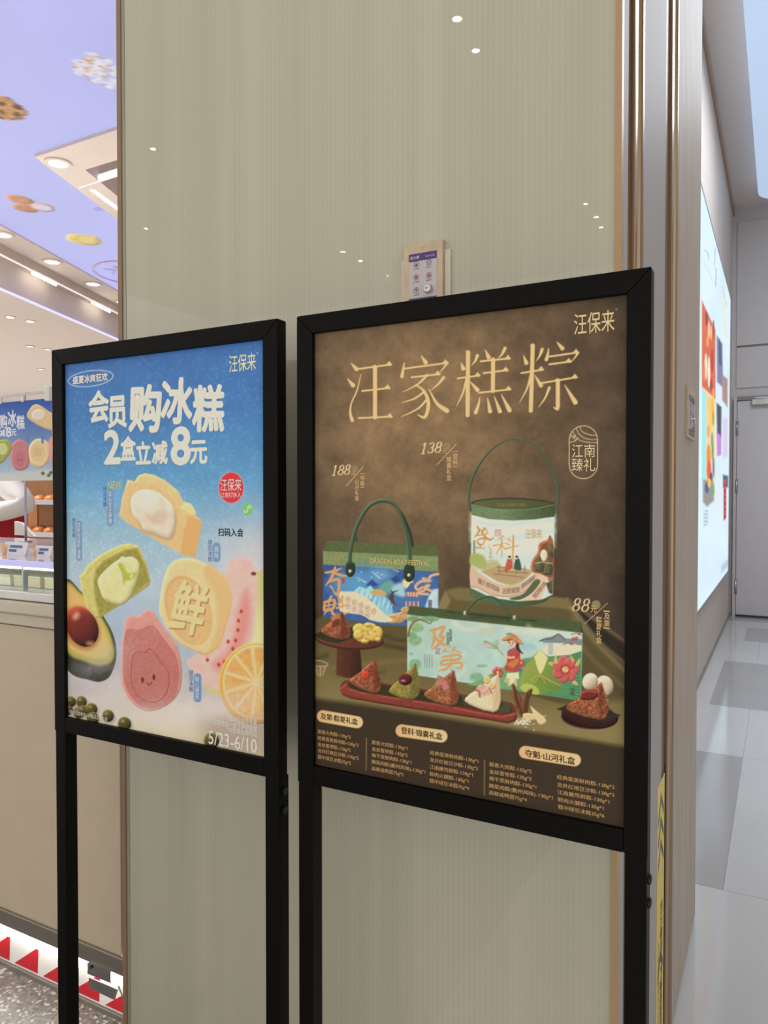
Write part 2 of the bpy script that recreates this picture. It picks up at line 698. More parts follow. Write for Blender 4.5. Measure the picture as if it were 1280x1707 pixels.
# ================================================================== SETTING
# ---- floors
fl = struct(box('floor', -7.0, -0.75, -4.5, 1.36, -0.1, 0.0, terrazzo_mat()))
flc = struct(box('floor_corridor', -0.75, 2.2, -4.5, 9.2, -0.1, -0.004, GROUT))
fls = struct(box('floor_shop', -9.0, -1.34, 1.36, 12.0, -0.1, 0.0, mat('shop floor tile', (222, 216, 206), 0.3)))
J = 0.0011
tiles = [(-0.75, 0.60, -1.5, 0.3, 0), (0.60, 2.2, -1.5, 0.3, 0), (-0.75, 1.2, 0.3, 2.67, 0), (1.2, 2.2, 0.3, 2.67, 0),
         (-0.75, -0.16, 2.67, 4.09, 1), (-0.16, 0.55, 2.67, 4.09, 0), (0.55, 2.2, 2.67, 4.09, 0),
         (-0.75, -0.16, 4.09, 5.05, 0), (-0.16, 0.55, 4.09, 5.05, 0), (0.55, 2.2, 4.09, 5.05, 1),
         (-0.75, -0.39, 5.05, 6.46, 0), (-0.39, 0.9, 5.05, 6.46, 1), (0.9, 2.2, 5.05, 6.46, 0),
         (-0.75, -0.16, 6.46, 7.45, 0), (-0.16, 0.9, 6.46, 7.45, 0), (0.9, 2.2, 6.46, 7.45, 1),
         (-0.75, -0.29, 7.45, 8.24, 0), (-0.29, 0.9, 7.45, 8.24, 1), (0.9, 2.2, 7.45, 8.24, 0),
         (-0.75, 0.9, 8.24, 8.62, 0), (0.9, 2.2, 8.24, 8.62, 0), (-0.75, 2.2, 8.62, 9.2, 1)]
for x0, x1, y0, y1, g in tiles:
    box('tile', x0 + J, x1 - J, y0 + J, y1 - J, -0.006, 0.0, TILE_G if g else TILE_W, flc)

# ---- pillar between shop and corridor: glass front, laminate side with two shutter guides
GY, PX, PL = 1.20, -0.224, -1.327
PTOP = 4.46
pil = struct(box('wall_pillar', PL + 0.004, PX - 0.05, GY + 0.012, 2.42, 0.0, PTOP, MAUVE))
gp = box('glass_panel', PL + 0.022, PX - 0.010, GY, GY + 0.012, 0.0, PTOP, back_glass_mat(), pil)
box('glass_edge', PL + 0.0125, PL + 0.0215, GY - 0.001, GY + 0.012, 0.0, PTOP, mat('green glass edge', (160, 160, 142), 0.15, coat=0.6, var=0.15, stretch=(1, 1, 0.3), scale=8), pil)
box('edge_trim', PL, PL + 0.012, GY - 0.004, GY + 0.03, 0.0, PTOP, mat('brown edge trim', (150, 122, 98), 0.4), pil)
box('edge_trim', PX - 0.0095, PX, GY - 0.004, GY + 0.012, 0.0, PTOP, TAN, pil)
for y0, y1, m in ((1.213, 1.250, MAUVE), (1.396, 1.680, MAUVE)):
    box('side_panel', PX - 0.05, PX, y0, y1, 0.0, PTOP, m, pil)
box('wood_panel', PX - 0.05, PX, 1.875, 2.44, 0.014, PTOP, WOOD, pil)
for y0, y1 in ((1.250, 1.290), (1.680, 1.755)):
    box('guide_recess', PX - 0.05, PX - 0.004, y0, y1, 0.0, PTOP, BRONZE, pil)
for y0, y1 in ((1.290, 1.396), (1.755, 1.875)):
    w = y1 - y0
    for a, b, dx in ((0.0, 0.36, 0.004), (0.40, 0.66, 0.009), (0.70, 1.0, 0.003)):
        yy0, yy1 = y0 + a * w, y0 + b * w
        n = 7
        prof = [(yy0, PX - 0.05)] + [(yy0 + (yy1 - yy0) * (0.5 - 0.5 * math.cos(math.pi * i / (n - 1))), PX + dx * math.sin(math.pi * i / (n - 1)) ** 0.6) for i in range(n)] + [(yy1, PX - 0.05)]
        V = [(x, y, z) for z in (0.0, PTOP) for y, x in prof]
        n2 = len(prof)
        mk('brass_trim', V, [(i, (i + 1) % n2, (i + 1) % n2 + n2, i + n2) for i in range(n2)] + [tuple(range(n2)), tuple(range(2 * n2 - 1, n2 - 1, -1))], BRASS, pil)
sk = box('skirting', PX - 0.05, PX - 0.012, 1.875, 2.432, 0.0, 0.014, mat('dark skirting', (110, 98, 88), 0.5), pil)

# ---- corridor shell
CX = -0.50
wl = struct(box('wall_corridor', CX - 0.15, CX, 2.42, 9.2, 0.0, 4.46, CORR))
we = struct(box('wall_end', CX, 2.2, 9.0, 9.2, 0.0, 4.46, ENDW))
zg = onY(1250, 577, 9.0)[2]
box('panel_joint', CX + 0.05, 2.2, 8.996, 9.0, zg - 0.012, zg + 0.012, mat('panel joint', (128, 122, 120), 0.6), we)
box('upper_panel', CX + 0.05, 2.2, 8.985, 9.0, zg + 0.012, 4.30, ENDW, we)
box('lower_panel', CX + 0.05, 2.2, 8.985, 9.0, 2.50, zg - 0.012, ENDW, we)
struct(box('wall_right', 2.2, 2.35, 0.2, 9.2, 0.0, 4.46, CORR))
ce = struct(box('ceiling_corridor', CX - 0.15, 2.35, 2.2, 9.2, 4.46, 4.6, mat('corridor ceiling paint', (226, 218, 214), 0.6, var=0.02)))
struct(box('trim_1', CX, CX + 0.02, 2.5, 9.0, 4.38, 4.46, mat('brown cornice', (168, 146, 128), 0.5)))
struct(box('baseboard_corridor', CX, CX + 0.008, 2.5, 9.0, 0.0, 0.03, mat('bronze baseboard', (140, 130, 122), 0.4)))
# stretched light ceiling with rounded corners in the corridor
bx0, bx1, by0, by1, br = -0.235, 1.6, 4.3, 8.55, 0.25
poly = []
for cx_, cy_, a0 in ((bx1 - br, by1 - br, 0), (bx0 + br, by1 - br, 90), (bx0 + br, by0 + br, 180), (bx1 - br, by0 + br, 270)):
    for i in range(7):
        a = math.radians(a0 + 15 * i)
        poly.append((cx_ + br * math.cos(a), cy_ + br * math.sin(a)))
v, f = prism(poly, 'z', 4.33, 4.44)
tag(mk('ceiling_light_panel', v, f, emis('pale blue light ceiling', (176, 196, 222), 0.92)), 'pale blue glowing ceiling panel with rounded corner above the corridor', 'light panel')

# ---- door at the end of the corridor
dx0, dtop = onY(1229, 700, 8.98)[0], onY(1250, 668, 8.98)[2]
dr = struct(empty('door_1', (dx0 + 0.5, 8.98, 0.0)))
box('door_leaf', dx0, dx0 + 1.0, 8.955, 8.985, 0.02, dtop, DOORM, dr, 0.003)
box('door_frame', dx0 - 0.035, dx0 - 0.004, 8.94, 8.985, 0.0, dtop + 0.045, ENDW, dr)
box('door_frame', dx0 + 1.004, dx0 + 1.04, 8.94, 8.985, 0.0, dtop + 0.045, ENDW, dr)
box('door_frame', dx0 - 0.004, dx0 + 1.004, 8.94, 8.985, dtop + 0.006, dtop + 0.045, mat('door head frame', (140, 134, 132), 0.5), dr)
box('threshold', dx0 - 0.004, dx0 + 1.004, 8.94, 8.985, 0.0, 0.018, DARKG, dr)
for vv in (714, 810, 978):
    z = onY(1230, vv, 8.95)[2]
    v, f = tube([(dx0 - 0.002, 8.945, z - 0.075), (dx0 - 0.002, 8.945, z + 0.075)], 0.014)
    mk('hinge', v, f, STEEL, dr, True)
cx0 = onY(1253, 670, 8.94)[0]
zc = onY(1265, 670, 8.94)[2]
cl = box('door_closer', cx0, cx0 + 0.24, 8.885, 8.955, zc - 0.035, zc + 0.03, CHROME, dr, 0.008)
box('closer_arm', cx0 + 0.03, cx0 + 0.42, 8.91, 8.925, zc + 0.035, zc + 0.05, STEEL, cl)

# ---- mall ceiling behind the camera with its downlights (they mirror in the glass)
ML = 4.46
MCP = mat('mall ceiling paint', (206, 200, 192), 0.7)
mc = struct(box('ceiling_mall', -9.0, 2.35, -8.0, 1.18, ML, ML + 0.1, MCP))
struct(box('ceiling_front', PX + 0.03, 2.35, 1.18, 2.2, ML, ML + 0.1, MCP))


def downlight(x, y, z, r, strength, label, group, ring=1.35):
    e = empty('downlight', (x, y, z))
    mk('trim_ring', *disc((x, y, z - 0.008), r * ring, 'z', 24, r), SOFFIT, e)
    mk('rim', *tube([(x, y, z - 0.008), (x, y, z)], r * ring, 24, False), SOFFIT, e)
    mk('lens', *disc((x, y, z - 0.006), r, 'z', 24), emis('downlight lens %.0f' % strength, (255, 246, 232), strength), e)
    tag(e, label, 'downlight', group)
    return e


for u, vv, r, w in ((762, 30, 0.030, 'highest'), (793, 83, 0.026, 'second highest'), (255, 247, 0.024, 'high at the left edge'), (243, 380, 0.02, 'faintly low at the left edge'), (572, 419, 0.03, 'as the left dot beside the control box'),
                    (601, 434, 0.03, 'as the middle dot beside the control box'), (646, 459, 0.018, 'as the dot nearest the control box'), (976, 339, 0.022, 'as the upper dot at the right edge'), (994, 361, 0.026, 'as the middle dot at the right edge'), (1002, 378, 0.024, 'as the lowest dot at the right edge')):
    d = ray(u, vv)
    t = (ML - EYE) / d[2]
    downlight(d[0] * t, 2 * GY - d[1] * t, ML, r, 60, 'ceiling downlight mirrored in the glass ' + w, 'mall ceiling downlights', 1.6)

# ================================================================== SHOP CEILING
SZ = 3.30
D2 = np.array([-0.353, 0.9456]); D2 /= np.linalg.norm(D2)
N2 = np.array([-D2[1], D2[0]])
so = np.array(onZ(13, 380, SZ)[:2])
s0 = so @ N2
# printed luminous ceiling
ppx0, ppx1, ppy0, ppy1 = -7.2, -1.34, 1.62, 8.0
lp = Print((ppx0, ppy0, SZ), (ppx1 - ppx0, 0, 0), (0, ppy1 - ppy0, 0), 330, 380)
lp.C[:] = (184, 187, 242)
lp.C *= (0.97 + 0.06 * fbm(lp.U, lp.V, 120, 2)[..., None])
A = crop(0, 0, 4.267)
# chocolate-chip biscuit
lp.poly(A((-120, 700), (-40, 672), (40, 690), (120, 730), (170, 770), (196, 808), (160, 845), (90, 855), (0, 845), (-90, 800)), (196, 138, 78), smooth=True, tex=(0.3, 5), bev=(5, 0.25))
for p in ((12, 738, 22, 18), (125, 762, 34, 16), (118, 812, 28, 15), (5, 795, 20, 14), (60, 700, 14, 7), (0, 835, 26, 9)):
    (x, y), = A(p[:2]); lp.ell(x, y, p[2] / 4.267, p[3] / 4.267, (70, 45, 34), rot=15)
# puffed-rice cluster
for k in range(70):
    a, r = rng.random() * 6.28, math.sqrt(rng.random())
    x, y = 690 + 155 * r * math.cos(a), 505 + 115 * r * math.sin(a) + 0.28 * 155 * r * math.cos(a)
    (x, y), = A((x, y)); lp.ell(x, y, 4 + 3 * rng.random(), 2.6 + 1.6 * rng.random(), (222, 220, 238) if k % 3 else (232, 228, 236), rot=25, bev=(2, 0.08))
for k in range(46):
    a, r = rng.random() * 6.28, math.sqrt(rng.random())
    x, y = 680 + 150 * r * math.cos(a), 500 + 105 * r * math.sin(a) + 0.28 * 150 * r * math.cos(a)
    (x, y), = A((x, y)); lp.ell(x, y, 1.0 + 2.6 * rng.random(), 0.8 + 1.3 * rng.random(), (206, 158, 84), rot=rng.random() * 90)
# almonds
for c, rx, ry, rot, col in (((140, 1418), 105, 28, 12, (198, 140, 100)), ((180, 1480), 98, 28, 10, (190, 132, 92)), ((305, 1475), 85, 30, 10, (196, 150, 120))):
    (x, y), = A(c); lp.ell(x, y, rx / 4.267, ry / 4.267, col, rot=rot, bev=(5, 0.2), tex=(0.12, 6))
(x, y), = A((302, 1476)); lp.ell(x, y, 68 / 4.267, 21 / 4.267, (214, 206, 226), rot=10)
B = crop(0, 380, 5.333)
lp.poly(B((588, 80), (610, 58), (660, 52), (780, 62), (860, 80), (895, 105), (885, 145), (800, 156), (700, 140), (605, 110)), (218, 190, 110), smooth=True, tex=(0.12, 5), bev=(4, 0.15))
lp.stroke(B((660, 60), (650, 100), (670, 125)), 1.4, (238, 222, 170))
lp.ell(*B((770, 105))[0], 14, 6, (228, 204, 130), rot=10)
# round crest printed on the ceiling
c0 = B((1120, 395))[0]
rx, ry = 290 / 5.333, 95 / 5.333
for a0, a1 in ((100, 175), (180, 262), (-80, 10), (15, 95)):
    an = np.radians(np.linspace(a0 + 3, a1 - 3, 20))
    lp.stroke([(c0[0] + rx * math.cos(t), c0[1] + ry * math.sin(t) + 0.12 * rx * math.cos(t)) for t in an], 2.0, (150, 96, 170) if a0 != 180 else (178, 90, 120), smooth=False)
for s_ in (((930, 365), (1010, 372)), ((1010, 340), (1050, 352)), ((1040, 358), (1000, 408)), ((1060, 445), (1100, 430)), ((1065, 375), (1110, 385))):
    lp.stroke(B(*s_), 2.2, (160, 128, 198))
sceil = struct(box('ceiling_shop', -12.0, PL, 1.5, 16.0, 3.9, 4.0, WHITE))
c1 = np.array(onZ(58, 262, SZ - 0.02)[:2])
lpo = lp.build('printed_light_panel', print_mat('printed light ceiling', 0.88), sceil, 1.0,
               lambda P: (P[:, 1] > c1[1] + 0.03) & ((P[:, :2] - c1) @ N2 < -0.03))


def extr(name, prof, t0, t1, m, parent):
    """profile (s, z) run along the slanting ceiling direction"""
    V = [(*(N2 * (s0 + s) + D2 * t), z) for t in (t0, t1) for s, z in prof]
    n = len(prof)
    return mk(name, V, [(i, (i + 1) % n, (i + 1) % n + n, i + n) for i in range(n)] + [tuple(range(n)), tuple(range(2 * n - 1, n - 1, -1))], m, parent)


tt0, tt1 = so @ D2 - 3.5, so @ D2 + 14
extr('downlight_band', [(0, SZ - 0.012), (0.25, SZ - 0.012), (0.25, 3.5), (0, 3.5)], tt0, tt1, SOFFIT, sceil)
extr('bulkhead_step', [(0.2505, 3.215), (0.36, 3.215), (0.36, 3.5), (0.2505, 3.5)], tt0, tt1, mat('step paint', (196, 182, 172), 0.7), sceil)
extr('bulkhead', [(0.3605, 2.97), (7.0, 2.97), (7.0, 3.5), (0.3605, 3.5)], tt0, tt1, SOFFIT, sceil)
# light bars under the step
for k, w in enumerate(('left', 'middle', 'right')):
    t = so @ D2 - 0.25 + 0.95 * k
    V, Fc = tube([(*(N2 * (s0 + 0.262) + D2 * (t)), 3.186), (*(N2 * (s0 + 0.262) + D2 * (t + 0.34)), 3.186)], 0.012, 8)
    o = mk('light_bar', V, Fc, emis('cove light bar', (255, 246, 230), 6.0))
    tag(o, w + ' one of the short white light bars under the beige ceiling step', 'light bar', 'cove light bars in the shop')
V, Fc = tube([(*(N2 * (s0 + 0.262) + D2 * (tt0 + 2)), 3.207), (*(N2 * (s0 + 0.262) + D2 * (tt0 + 10)), 3.207)], 0.007, 8)
mk('light_rail', V, Fc, emis('dim light rail', (236, 226, 222), 0.9), sceil)
V, Fc = tube([(*(N2 * (s0 + 0.352) + D2 * (tt0 + 2)), 2.978), (*(N2 * (s0 + 0.352) + D2 * (tt0 + 12)), 2.978)], 0.011, 8)
mk('light_strip', V, Fc, emis('lilac edge strip', (176, 174, 240), 1.6), sceil)
# three-cornered soffit with open recess
c1 = np.array(onZ(58, 262, SZ - 0.02)[:2])
tri_far = c1 + D2 * 9
ri = np.array(onZ(142, 283, SZ - 0.02)[:2])
outer = [tuple(c1), (PL, c1[1]), (PL, tri_far[1]), tuple(tri_far)]
inner = [tuple(ri), (PL - 0.15, ri[1]), (PL - 0.15, ri[1] + 6.5), tuple(ri + D2 * 6.5 / D2[1])]
zs0, zs1 = SZ - 0.02, SZ + 0.45
V = [(x, y, zs0) for x, y in outer] + [(x, y, zs0) for x, y in inner] + [(x, y, zs1) for x, y in inner] + [(x, y, zs1) for x, y in outer]
Fc = []
for i in range(4):
    j = (i + 1) % 4
    Fc += [(i, j, j + 4, i + 4), (i + 4, j + 4, j + 8, i + 8), (i, j, j + 12, i + 12)]
Fc.append((8, 9, 10, 11))
mk('soffit', V, Fc, SOFFIT, sceil)
e1, e2 = np.array(onZ(132, 308, zs0 + 0.02)), np.array(onZ(290, 257, zs0 + 0.02))
tag(mk('light_bar', *tube([e1, e2], 0.022, 8), emis('lilac light bar', (222, 214, 246), 1.3)), 'long pale lilac light bar crossing the open ceiling recess', 'light bar')
e1, e2 = np.array(onZ(154, 314, zs0 + 0.01)), np.array(onZ(222, 364, zs0 + 0.01))
tag(mk('light_bar', *tube([e1, e2], 0.02, 8), emis('white light bar', (240, 236, 228), 3.0)), 'white light bar along the slanting edge of the ceiling recess', 'light bar')
p0, p1 = np.array(onZ(163, 276, SZ + 0.3)), np.array(onZ(166, 318, zs0 + 0.02))
box('recess_post', p0[0] - 0.03, p0[0] + 0.03, p0[1] - 0.03, p0[1] + 0.03, zs0 + 0.02, zs1, WHITE, sceil)
for u, vv in ((97, 272),):
    x, y, z = onZ(u, vv, zs0 - 0.001)
    downlight(x, y, zs0 - 0.001, 0.055, 2.2, 'round downlight at the point of the three-cornered beige soffit', None, 1.45)
for i, (u, vv) in enumerate(((5, 391), (87, 436), (155, 473), (205, 503))):
    x, y, z = onZ(u, vv, SZ - 0.013)
    downlight(x, y, SZ - 0.013, 0.058, 2.2, ['round downlight in the beige band at the left picture edge', 'second downlight from the left in the beige ceiling band', 'third downlight from the left in the beige ceiling band', 'downlight in the beige ceiling band beside the glass pillar'][i], 'downlights in the beige ceiling band', 1.45)
for i, (u, vv, s_) in enumerate(((17, 528, 6), (50, 535, 6), (50, 577, 1.1), (68, 615, 1.1), (79, 582, 1.0))):
    x, y, z = onZ(u, vv, 2.969)
    downlight(x, y, 2.969, 0.034, s_, ['bright small spotlight at the left of the flat shop ceiling', 'bright small spotlight right of its twin on the flat shop ceiling', 'dim small ceiling light below the two bright spotlights', 'lowest dim small light on the flat shop ceiling', 'dim small ceiling light beside the blue poster frame corner'][i], 'small lights on the flat shop ceiling', 1.5)
struct(box('wall_shop_back', -12.0, -1.34, 12.0, 12.2, 0.0, 3.9, mat('pale blue back wall', (214, 220, 236), 0.6)))
struct(box('wall_shop_side', -12.2, -12.0, 1.4, 12.2, 0.0, 3.9, WHITE))

# ================================================================== DISPLAY COUNTER
CXL, CXR = -3.6, -1.334
ct = tag(empty('display_counter', (-2.4, 1.6, 0.0)), 'cream panelled shop display counter with glass cake case beside the glass pillar', 'counter')
box('seam_shade', -1.3976, -1.3924, 1.262, 1.30, 0.2, 0.962, mat('seam brown', (96, 84, 70), 0.6), ct)  # dark backing strip, shade of the panel gap put into its colour
box('carcass', CXL, CXR, 1.30, 1.94, 0.16, 0.99, CREAM, ct)
box('front_panel', CXL, -1.3975, 1.255, 1.298, 0.185, 0.962, CREAM, ct, 0.002)
box('front_panel', -1.3925, CXR, 1.255, 1.298, 0.185, 0.962, CREAM, ct, 0.002)
box('lower_rail', CXL, CXR, 1.244, 1.30, 0.966, 0.996, CREAM2, ct, 0.004)
box('upper_rail', CXL, CXR, 1.228, 1.30, 0.999, 1.032, CREAM2, ct, 0.005)
box('steel_edge', CXL, CXR, 1.236, 1.30, 1.034, 1.056, mat('satin white steel', (216, 214, 210), 0.25, 0.3), ct, 0.003)
box('case_floor', CXL, CXR, 1.30, 1.94, 0.995, 1.046, mat('case floor', (205, 208, 206), 0.25), ct)
box('case_fill_strip', CXL, CXR, 1.262, 1.274, 1.112, 1.120, emis('case fill glow', (250, 248, 240), 5.0), ct)  # glowing strip added to brighten the inside of the case
box('case_back', CXL, CXR, 1.70, 1.94, 1.047, 1.126, mat('case slots', (96, 90, 84), 0.5, stretch=(1, 1, 60), scale=3, var=0.5), ct)
box('glass_pane', CXL, CXR, 1.248, 1.254, 1.057, 1.122, glass_mat('case glass'), ct)
box('glass_top', CXL, CXR, 1.245, 1.94, 1.127, 1.137, mat('frosted white glass top', (206, 206, 226), 0.2, coat=0.6), ct)
box('top_light_edge', CXL, CXR, 1.238, 1.244, 1.121, 1.137, emis('lilac light edge', (186, 186, 232), 0.75), ct)
for u in (41,):
    x = onY(u, 960, 1.262)[0]
    box('mullion', x - 0.003, x + 0.003, 1.256, 1.27, 1.05, 1.122, STEEL, ct)
box('kick_plate', CXL, CXR, 1.246, 1.2545, 0.150, 0.192, ALU, ct, 0.002)
box('plinth', CXL, CXR, 1.292, 1.90, 0.0, 0.155, mat('white plinth', (226, 222, 216), 0.4), ct)
box('plinth_foot', CXL, CXR, 1.283, 1.2915, 0.0, 0.012, ALU, ct)
# bracket, screw and cable at the end of the kick plate
C4 = crop(0, 1040, 2.558)
bp = [onY(u, v, 1.244) for u, v in C4((378, 1442), (478, 1480), (478, 1528), (378, 1488))]
mk('bracket', *prism([(p[0], p[2]) for p in bp], 'y', 1.240, 1.2455), STEEL, ct)
bp = [onY(u, v, 1.240) for u, v in C4((384, 1505), (506, 1555), (492, 1600), (384, 1548))]
mk('bracket', *prism([(p[0], p[2]) for p in bp], 'y', 1.236, 1.2395), STEEL, ct)
x, y, z = onY(*C4((390, 1462))[0], 1.239)
mk('screw', *tube([(x, 1.2385, z), (x, 1.2365, z)], 0.004), DARKG, ct)
cab = [onY(*q, 1.238) for q in smooth_loop(C4((505, 1545), (520, 1580), (535, 1625), (552, 1640), (556, 1605)), 6, False)]
mk('cable', *tube(cab, 0.0022, 6), mat('grey cable', (120, 120, 120), 0.5), ct, True)

tag(mk('light_strip', *tube([(CXL, 1.266, 0.128), (CXR, 1.266, 0.128)], 0.015, 10), emis('cool white strip light', (255, 252, 246), 7.0)), 'bright white light strip under the counter kick plate', 'light strip')
zb0, zb1 = 0.020, 0.092
tp = tag(box('hazard_tape', CXL, CXR, 1.2895, 1.2915, zb0 - 0.006, zb1 + 0.006, mat('white tape', (236, 232, 228), 0.35)), 'white tape with red triangles along the foot of the counter', 'tape')
RED = mat('red tape', (206, 24, 44), 0.4)
x1 = onY(*C4((160, 1530))[0], 1.2885)[0]
for k in range(-8, 4):
    xr = x1 + k * 0.1185
    if xr > CXR:
        break
    mk('red_triangle', *prism([(xr - 0.096, zb0), (xr, zb0), (xr + 0.004, zb1)], 'y', 1.2885, 1.2893), RED, tp)

# cake cartons inside the case
PALE = [mat('pale green carton', (214, 218, 160), 0.5), mat('cream carton', (226, 224, 200), 0.5), mat('beige carton', (212, 202, 160), 0.5)]
C3 = crop(0, 640, 4.065)
k = 0
for row, (Y, z0, z1, w) in enumerate(((1.36, 1.047, 1.073, 0.115), (1.52, 1.047, 1.088, 0.12))):
    x = -2.2 - 0.2 * row
    kk = 0
    while kk < 4:
        m = PALE[(k + row) % 3]
        o = empty('cake_box', (x + w / 2, Y + 0.05, z0))
        box('carton', x, x + w, Y, Y + 0.09, z0, z1, m, o, 0.002)
        box('lid', x - 0.001, x + w + 0.001, Y - 0.001, Y + 0.091, z1, z1 + 0.006, PALE[(k + 1) % 3], o, 0.001)
        tag(o, '%s pale cake carton in the %s row of the glass case' % (('leftmost', 'second', 'third', 'rightmost')[kk], ('front', 'back')[row]), 'cake box', 'cake cartons in the glass case')
        kk += 1
        x += w + 0.012 + 0.01 * rng.random()
        k += 1
# price cards on top of the case
BLUEINK = mat('blue card print', (90, 110, 170), 0.5)
CARD = mat('white card', (232, 232, 238), 0.5)
for i, (u0, u1, va, vb) in enumerate(((2, 41, 905, 925), (54, 82, 909, 926))):
    a, b = onY(u0, vb, 1.34), onY(u1, va, 1.34)
    zt = 1.137 + (b[2] - a[2])
    o = empty('price_card', ((a[0] + b[0]) / 2, 1.35, 1.137))
    mk('card', *prism([(1.340, 1.1372), (1.352, zt), (1.354, zt), (1.342, 1.1372)], 'x', a[0], b[0]), CARD, o)
    for j in range(2):
        zz = 1.1372 + (zt - 1.137) * (0.68 - 0.3 * j)
        yy = 1.340 + 0.012 * (0.68 - 0.3 * j) - 0.0012
        w = (b[0] - a[0])
        box('print_line', a[0] + w * 0.3, a[0] + w * (0.8 - 0.2 * j), yy - 0.0008, yy, zz - 0.004, zz + 0.003, BLUEINK, o)
    box('print_patch', a[0] + (b[0] - a[0]) * 0.06, a[0] + (b[0] - a[0]) * 0.2, 1.3385, 1.3395, 1.1375, zt - 0.006, mat('orange card print', (238, 178, 110), 0.5), o)
    tag(o, ['white price card with blue print at the left edge of the case top', 'white price card with blue print beside the sign stand leg'][i], 'price card', 'price cards on the cake case')

# ---- hanging banner on its stand
BY = 1.75
bs = tag(empty('banner_stand', (-2.42, BY, 1.137)), 'blue ice-cake banner on a thin steel stand above the counter', 'banner')
x42 = onY(42, 870, BY + 0.01)[0]
for x in (x42, x42 - 0.9):
    mk('post', *tube([(x, BY + 0.012, 1.138), (x, BY + 0.012, 1.675)], 0.0045, 10), STEEL, bs, True)
    mk('foot', *tube([(x, BY + 0.012, 1.1372), (x, BY + 0.012, 1.143)], 0.022, 16), STEEL, bs, True)
bxr = onY(87, 730, BY)[0]
bxl = bxr - 1.1
bz1, bz0 = onY(60, 666, BY)[2], onY(60, 801, BY)[2]
ba = Print((bxl, BY, bz0), (bxr - bxl, 0, 0), (0, 0, bz1 - bz0), 360, 140)
T = np.clip((ba.V - 668) / 132, 0, 1)[..., None]
ba.C[:] = np.array((58, 96, 178)) * (1 - T) + np.array((190, 206, 210)) * T
ba.C *= 0.94 + 0.12 * fbm(ba.U, ba.V, 18, 4)[..., None]
ba.poly(C3((-300, 620), (100, 600), (360, 575), (360, 660), (-300, 690)), (206, 210, 200), soft=3)
ba.poly(C3((205, 165), (240, 138), (280, 150), (330, 185), (420, 240), (400, 315), (300, 300), (188, 230)), (232, 202, 150), smooth=True, bev=(3, 0.2))
ba.ell(*C3((262, 212))[0], 12, 10, (238, 226, 206), bev=(3, 0.15))
ba.poly(C3((85, 410), (130, 375), (175, 400), (202, 470), (190, 560), (140, 587), (95, 570), (72, 500)), (206, 132, 134), smooth=True, bev=(4, 0.2))
ba.ell(*C3((135, 510))[0], 8, 12, (198, 120, 124)); ba.ell(*C3((122, 518))[0], 0.7, 1.2, (90, 40, 50)); ba.ell(*C3((143, 512))[0], 0.7, 1.2, (90, 40, 50))
ba.poly(C3((330, 380), (430, 340), (430, 520), (340, 520)), (236, 160, 164), smooth=True)
ba.poly(C3((200, 420), (240, 375), (300, 378), (335, 420), (330, 510), (280, 566), (215, 545), (196, 480)), (236, 212, 160), smooth=True, bev=(4, 0.18))
ba.ell(*C3((258, 465))[0], 11, 14, (226, 194, 136), rot=-10); ba.ell(*C3((258, 465))[0], 9.5, 12.5, (234, 208, 154), rot=-10)
ba.poly(C3((-80, 420), (10, 380), (60, 385), (80, 440), (20, 530), (-60, 540)), (170, 176, 86), smooth=True, bev=(4, 0.2))
ba.ell(*C3((18, 440))[0], 8, 10, (206, 212, 150))
ba.glyph('鲜', (56.5, 745, 70.5, 763), (214, 178, 120), rot=12)
for q in ((290, 605), (330, 618), (345, 600)):
    ba.ell(*C3(q)[0], 3, 3, (98, 110, 74), bev=(2, 0.3))
for u, v in ((44, 723), (69, 725)):
    ba.poly([(u, v), (u + 4, v), (u + 4, v + 14), (u, v + 14)], (96, 136, 190))
bn = ba.build('banner_sheet', print_mat('banner print'), bs, 1.05)
for ch, x0, x1, y0, y1 in (('购', 0, 50, 205, 305), ('冰', 52, 112, 178, 290), ('糕', 112, 168, 212, 308), ('减', -2, 38, 308, 358), ('8', 40, 78, 292, 360), ('元', 78, 112, 305, 352)):
    letters(ch, x0 / 4.065, x1 / 4.065, 640 + y0 / 4.065, 640 + y1 / 4.065, BY, (236, 238, 244), bn, bold=0.03)
mk('rail', *tube([(bxl, BY, bz1 + 0.024), (onY(80, 657, BY)[0], BY, bz1 + 0.024)], 0.006, 10), mat('white rail', (236, 226, 220), 0.35), bs, True)
for x in np.linspace(bxl + 0.05, bxr - 0.03, 9):
    box('clip', x - 0.006, x + 0.006, BY - 0.003, BY + 0.003, bz1 - 0.004, bz1 + 0.02, WHITE, bs)
xa = onY(80, 660, BY)[0]
box('end_bracket', xa - 0.004, bxr, BY - 0.012, BY + 0.012, bz1 - 0.01, bz1 + 0.04, WHITE, bs, 0.003)

# ---- bread rack behind the counter
RY = 2.75
rk = tag(empty('bread_rack', (-3.9, RY + 0.2, 0.0)), 'brown bread rack with steel shelves behind the counter', 'rack')
BROWN = mat('warm brown board', (206, 162, 122), 0.6)
zA, zB, zC = onY(70, 888, RY)[2], onY(70, 834, RY)[2], onY(70, 800, RY)[2]
box('back_board', -5.0, -3.0, RY + 0.40, RY + 0.42, 0.0, 1.75, BROWN, rk)
for z in (zA, zB, 1.56, 0.78):
    box('shelf', -5.0, -3.0, RY, RY + 0.40, z - 0.02, z, mat('light shelf', (226, 204, 178), 0.4), rk)
    box('shelf_edge', -5.0, -3.0, RY - 0.008, RY - 0.0005, z - 0.024, z + 0.004, STEEL, rk)
for x in (-5.0, -3.02):
    box('side_post', x, x + 0.02, RY - 0.008, RY + 0.42, 0.0, 1.75, STEEL, rk)
box('sign_board', *(lambda a, b: (a[0], b[0]))(onY(47, 860, RY + 0.1), onY(62, 860, RY + 0.1)), RY + 0.10, RY + 0.11, zA + 0.0, onY(55, 840, RY + 0.1)[2], mat('orange brown card', (216, 150, 92), 0.5), rk)
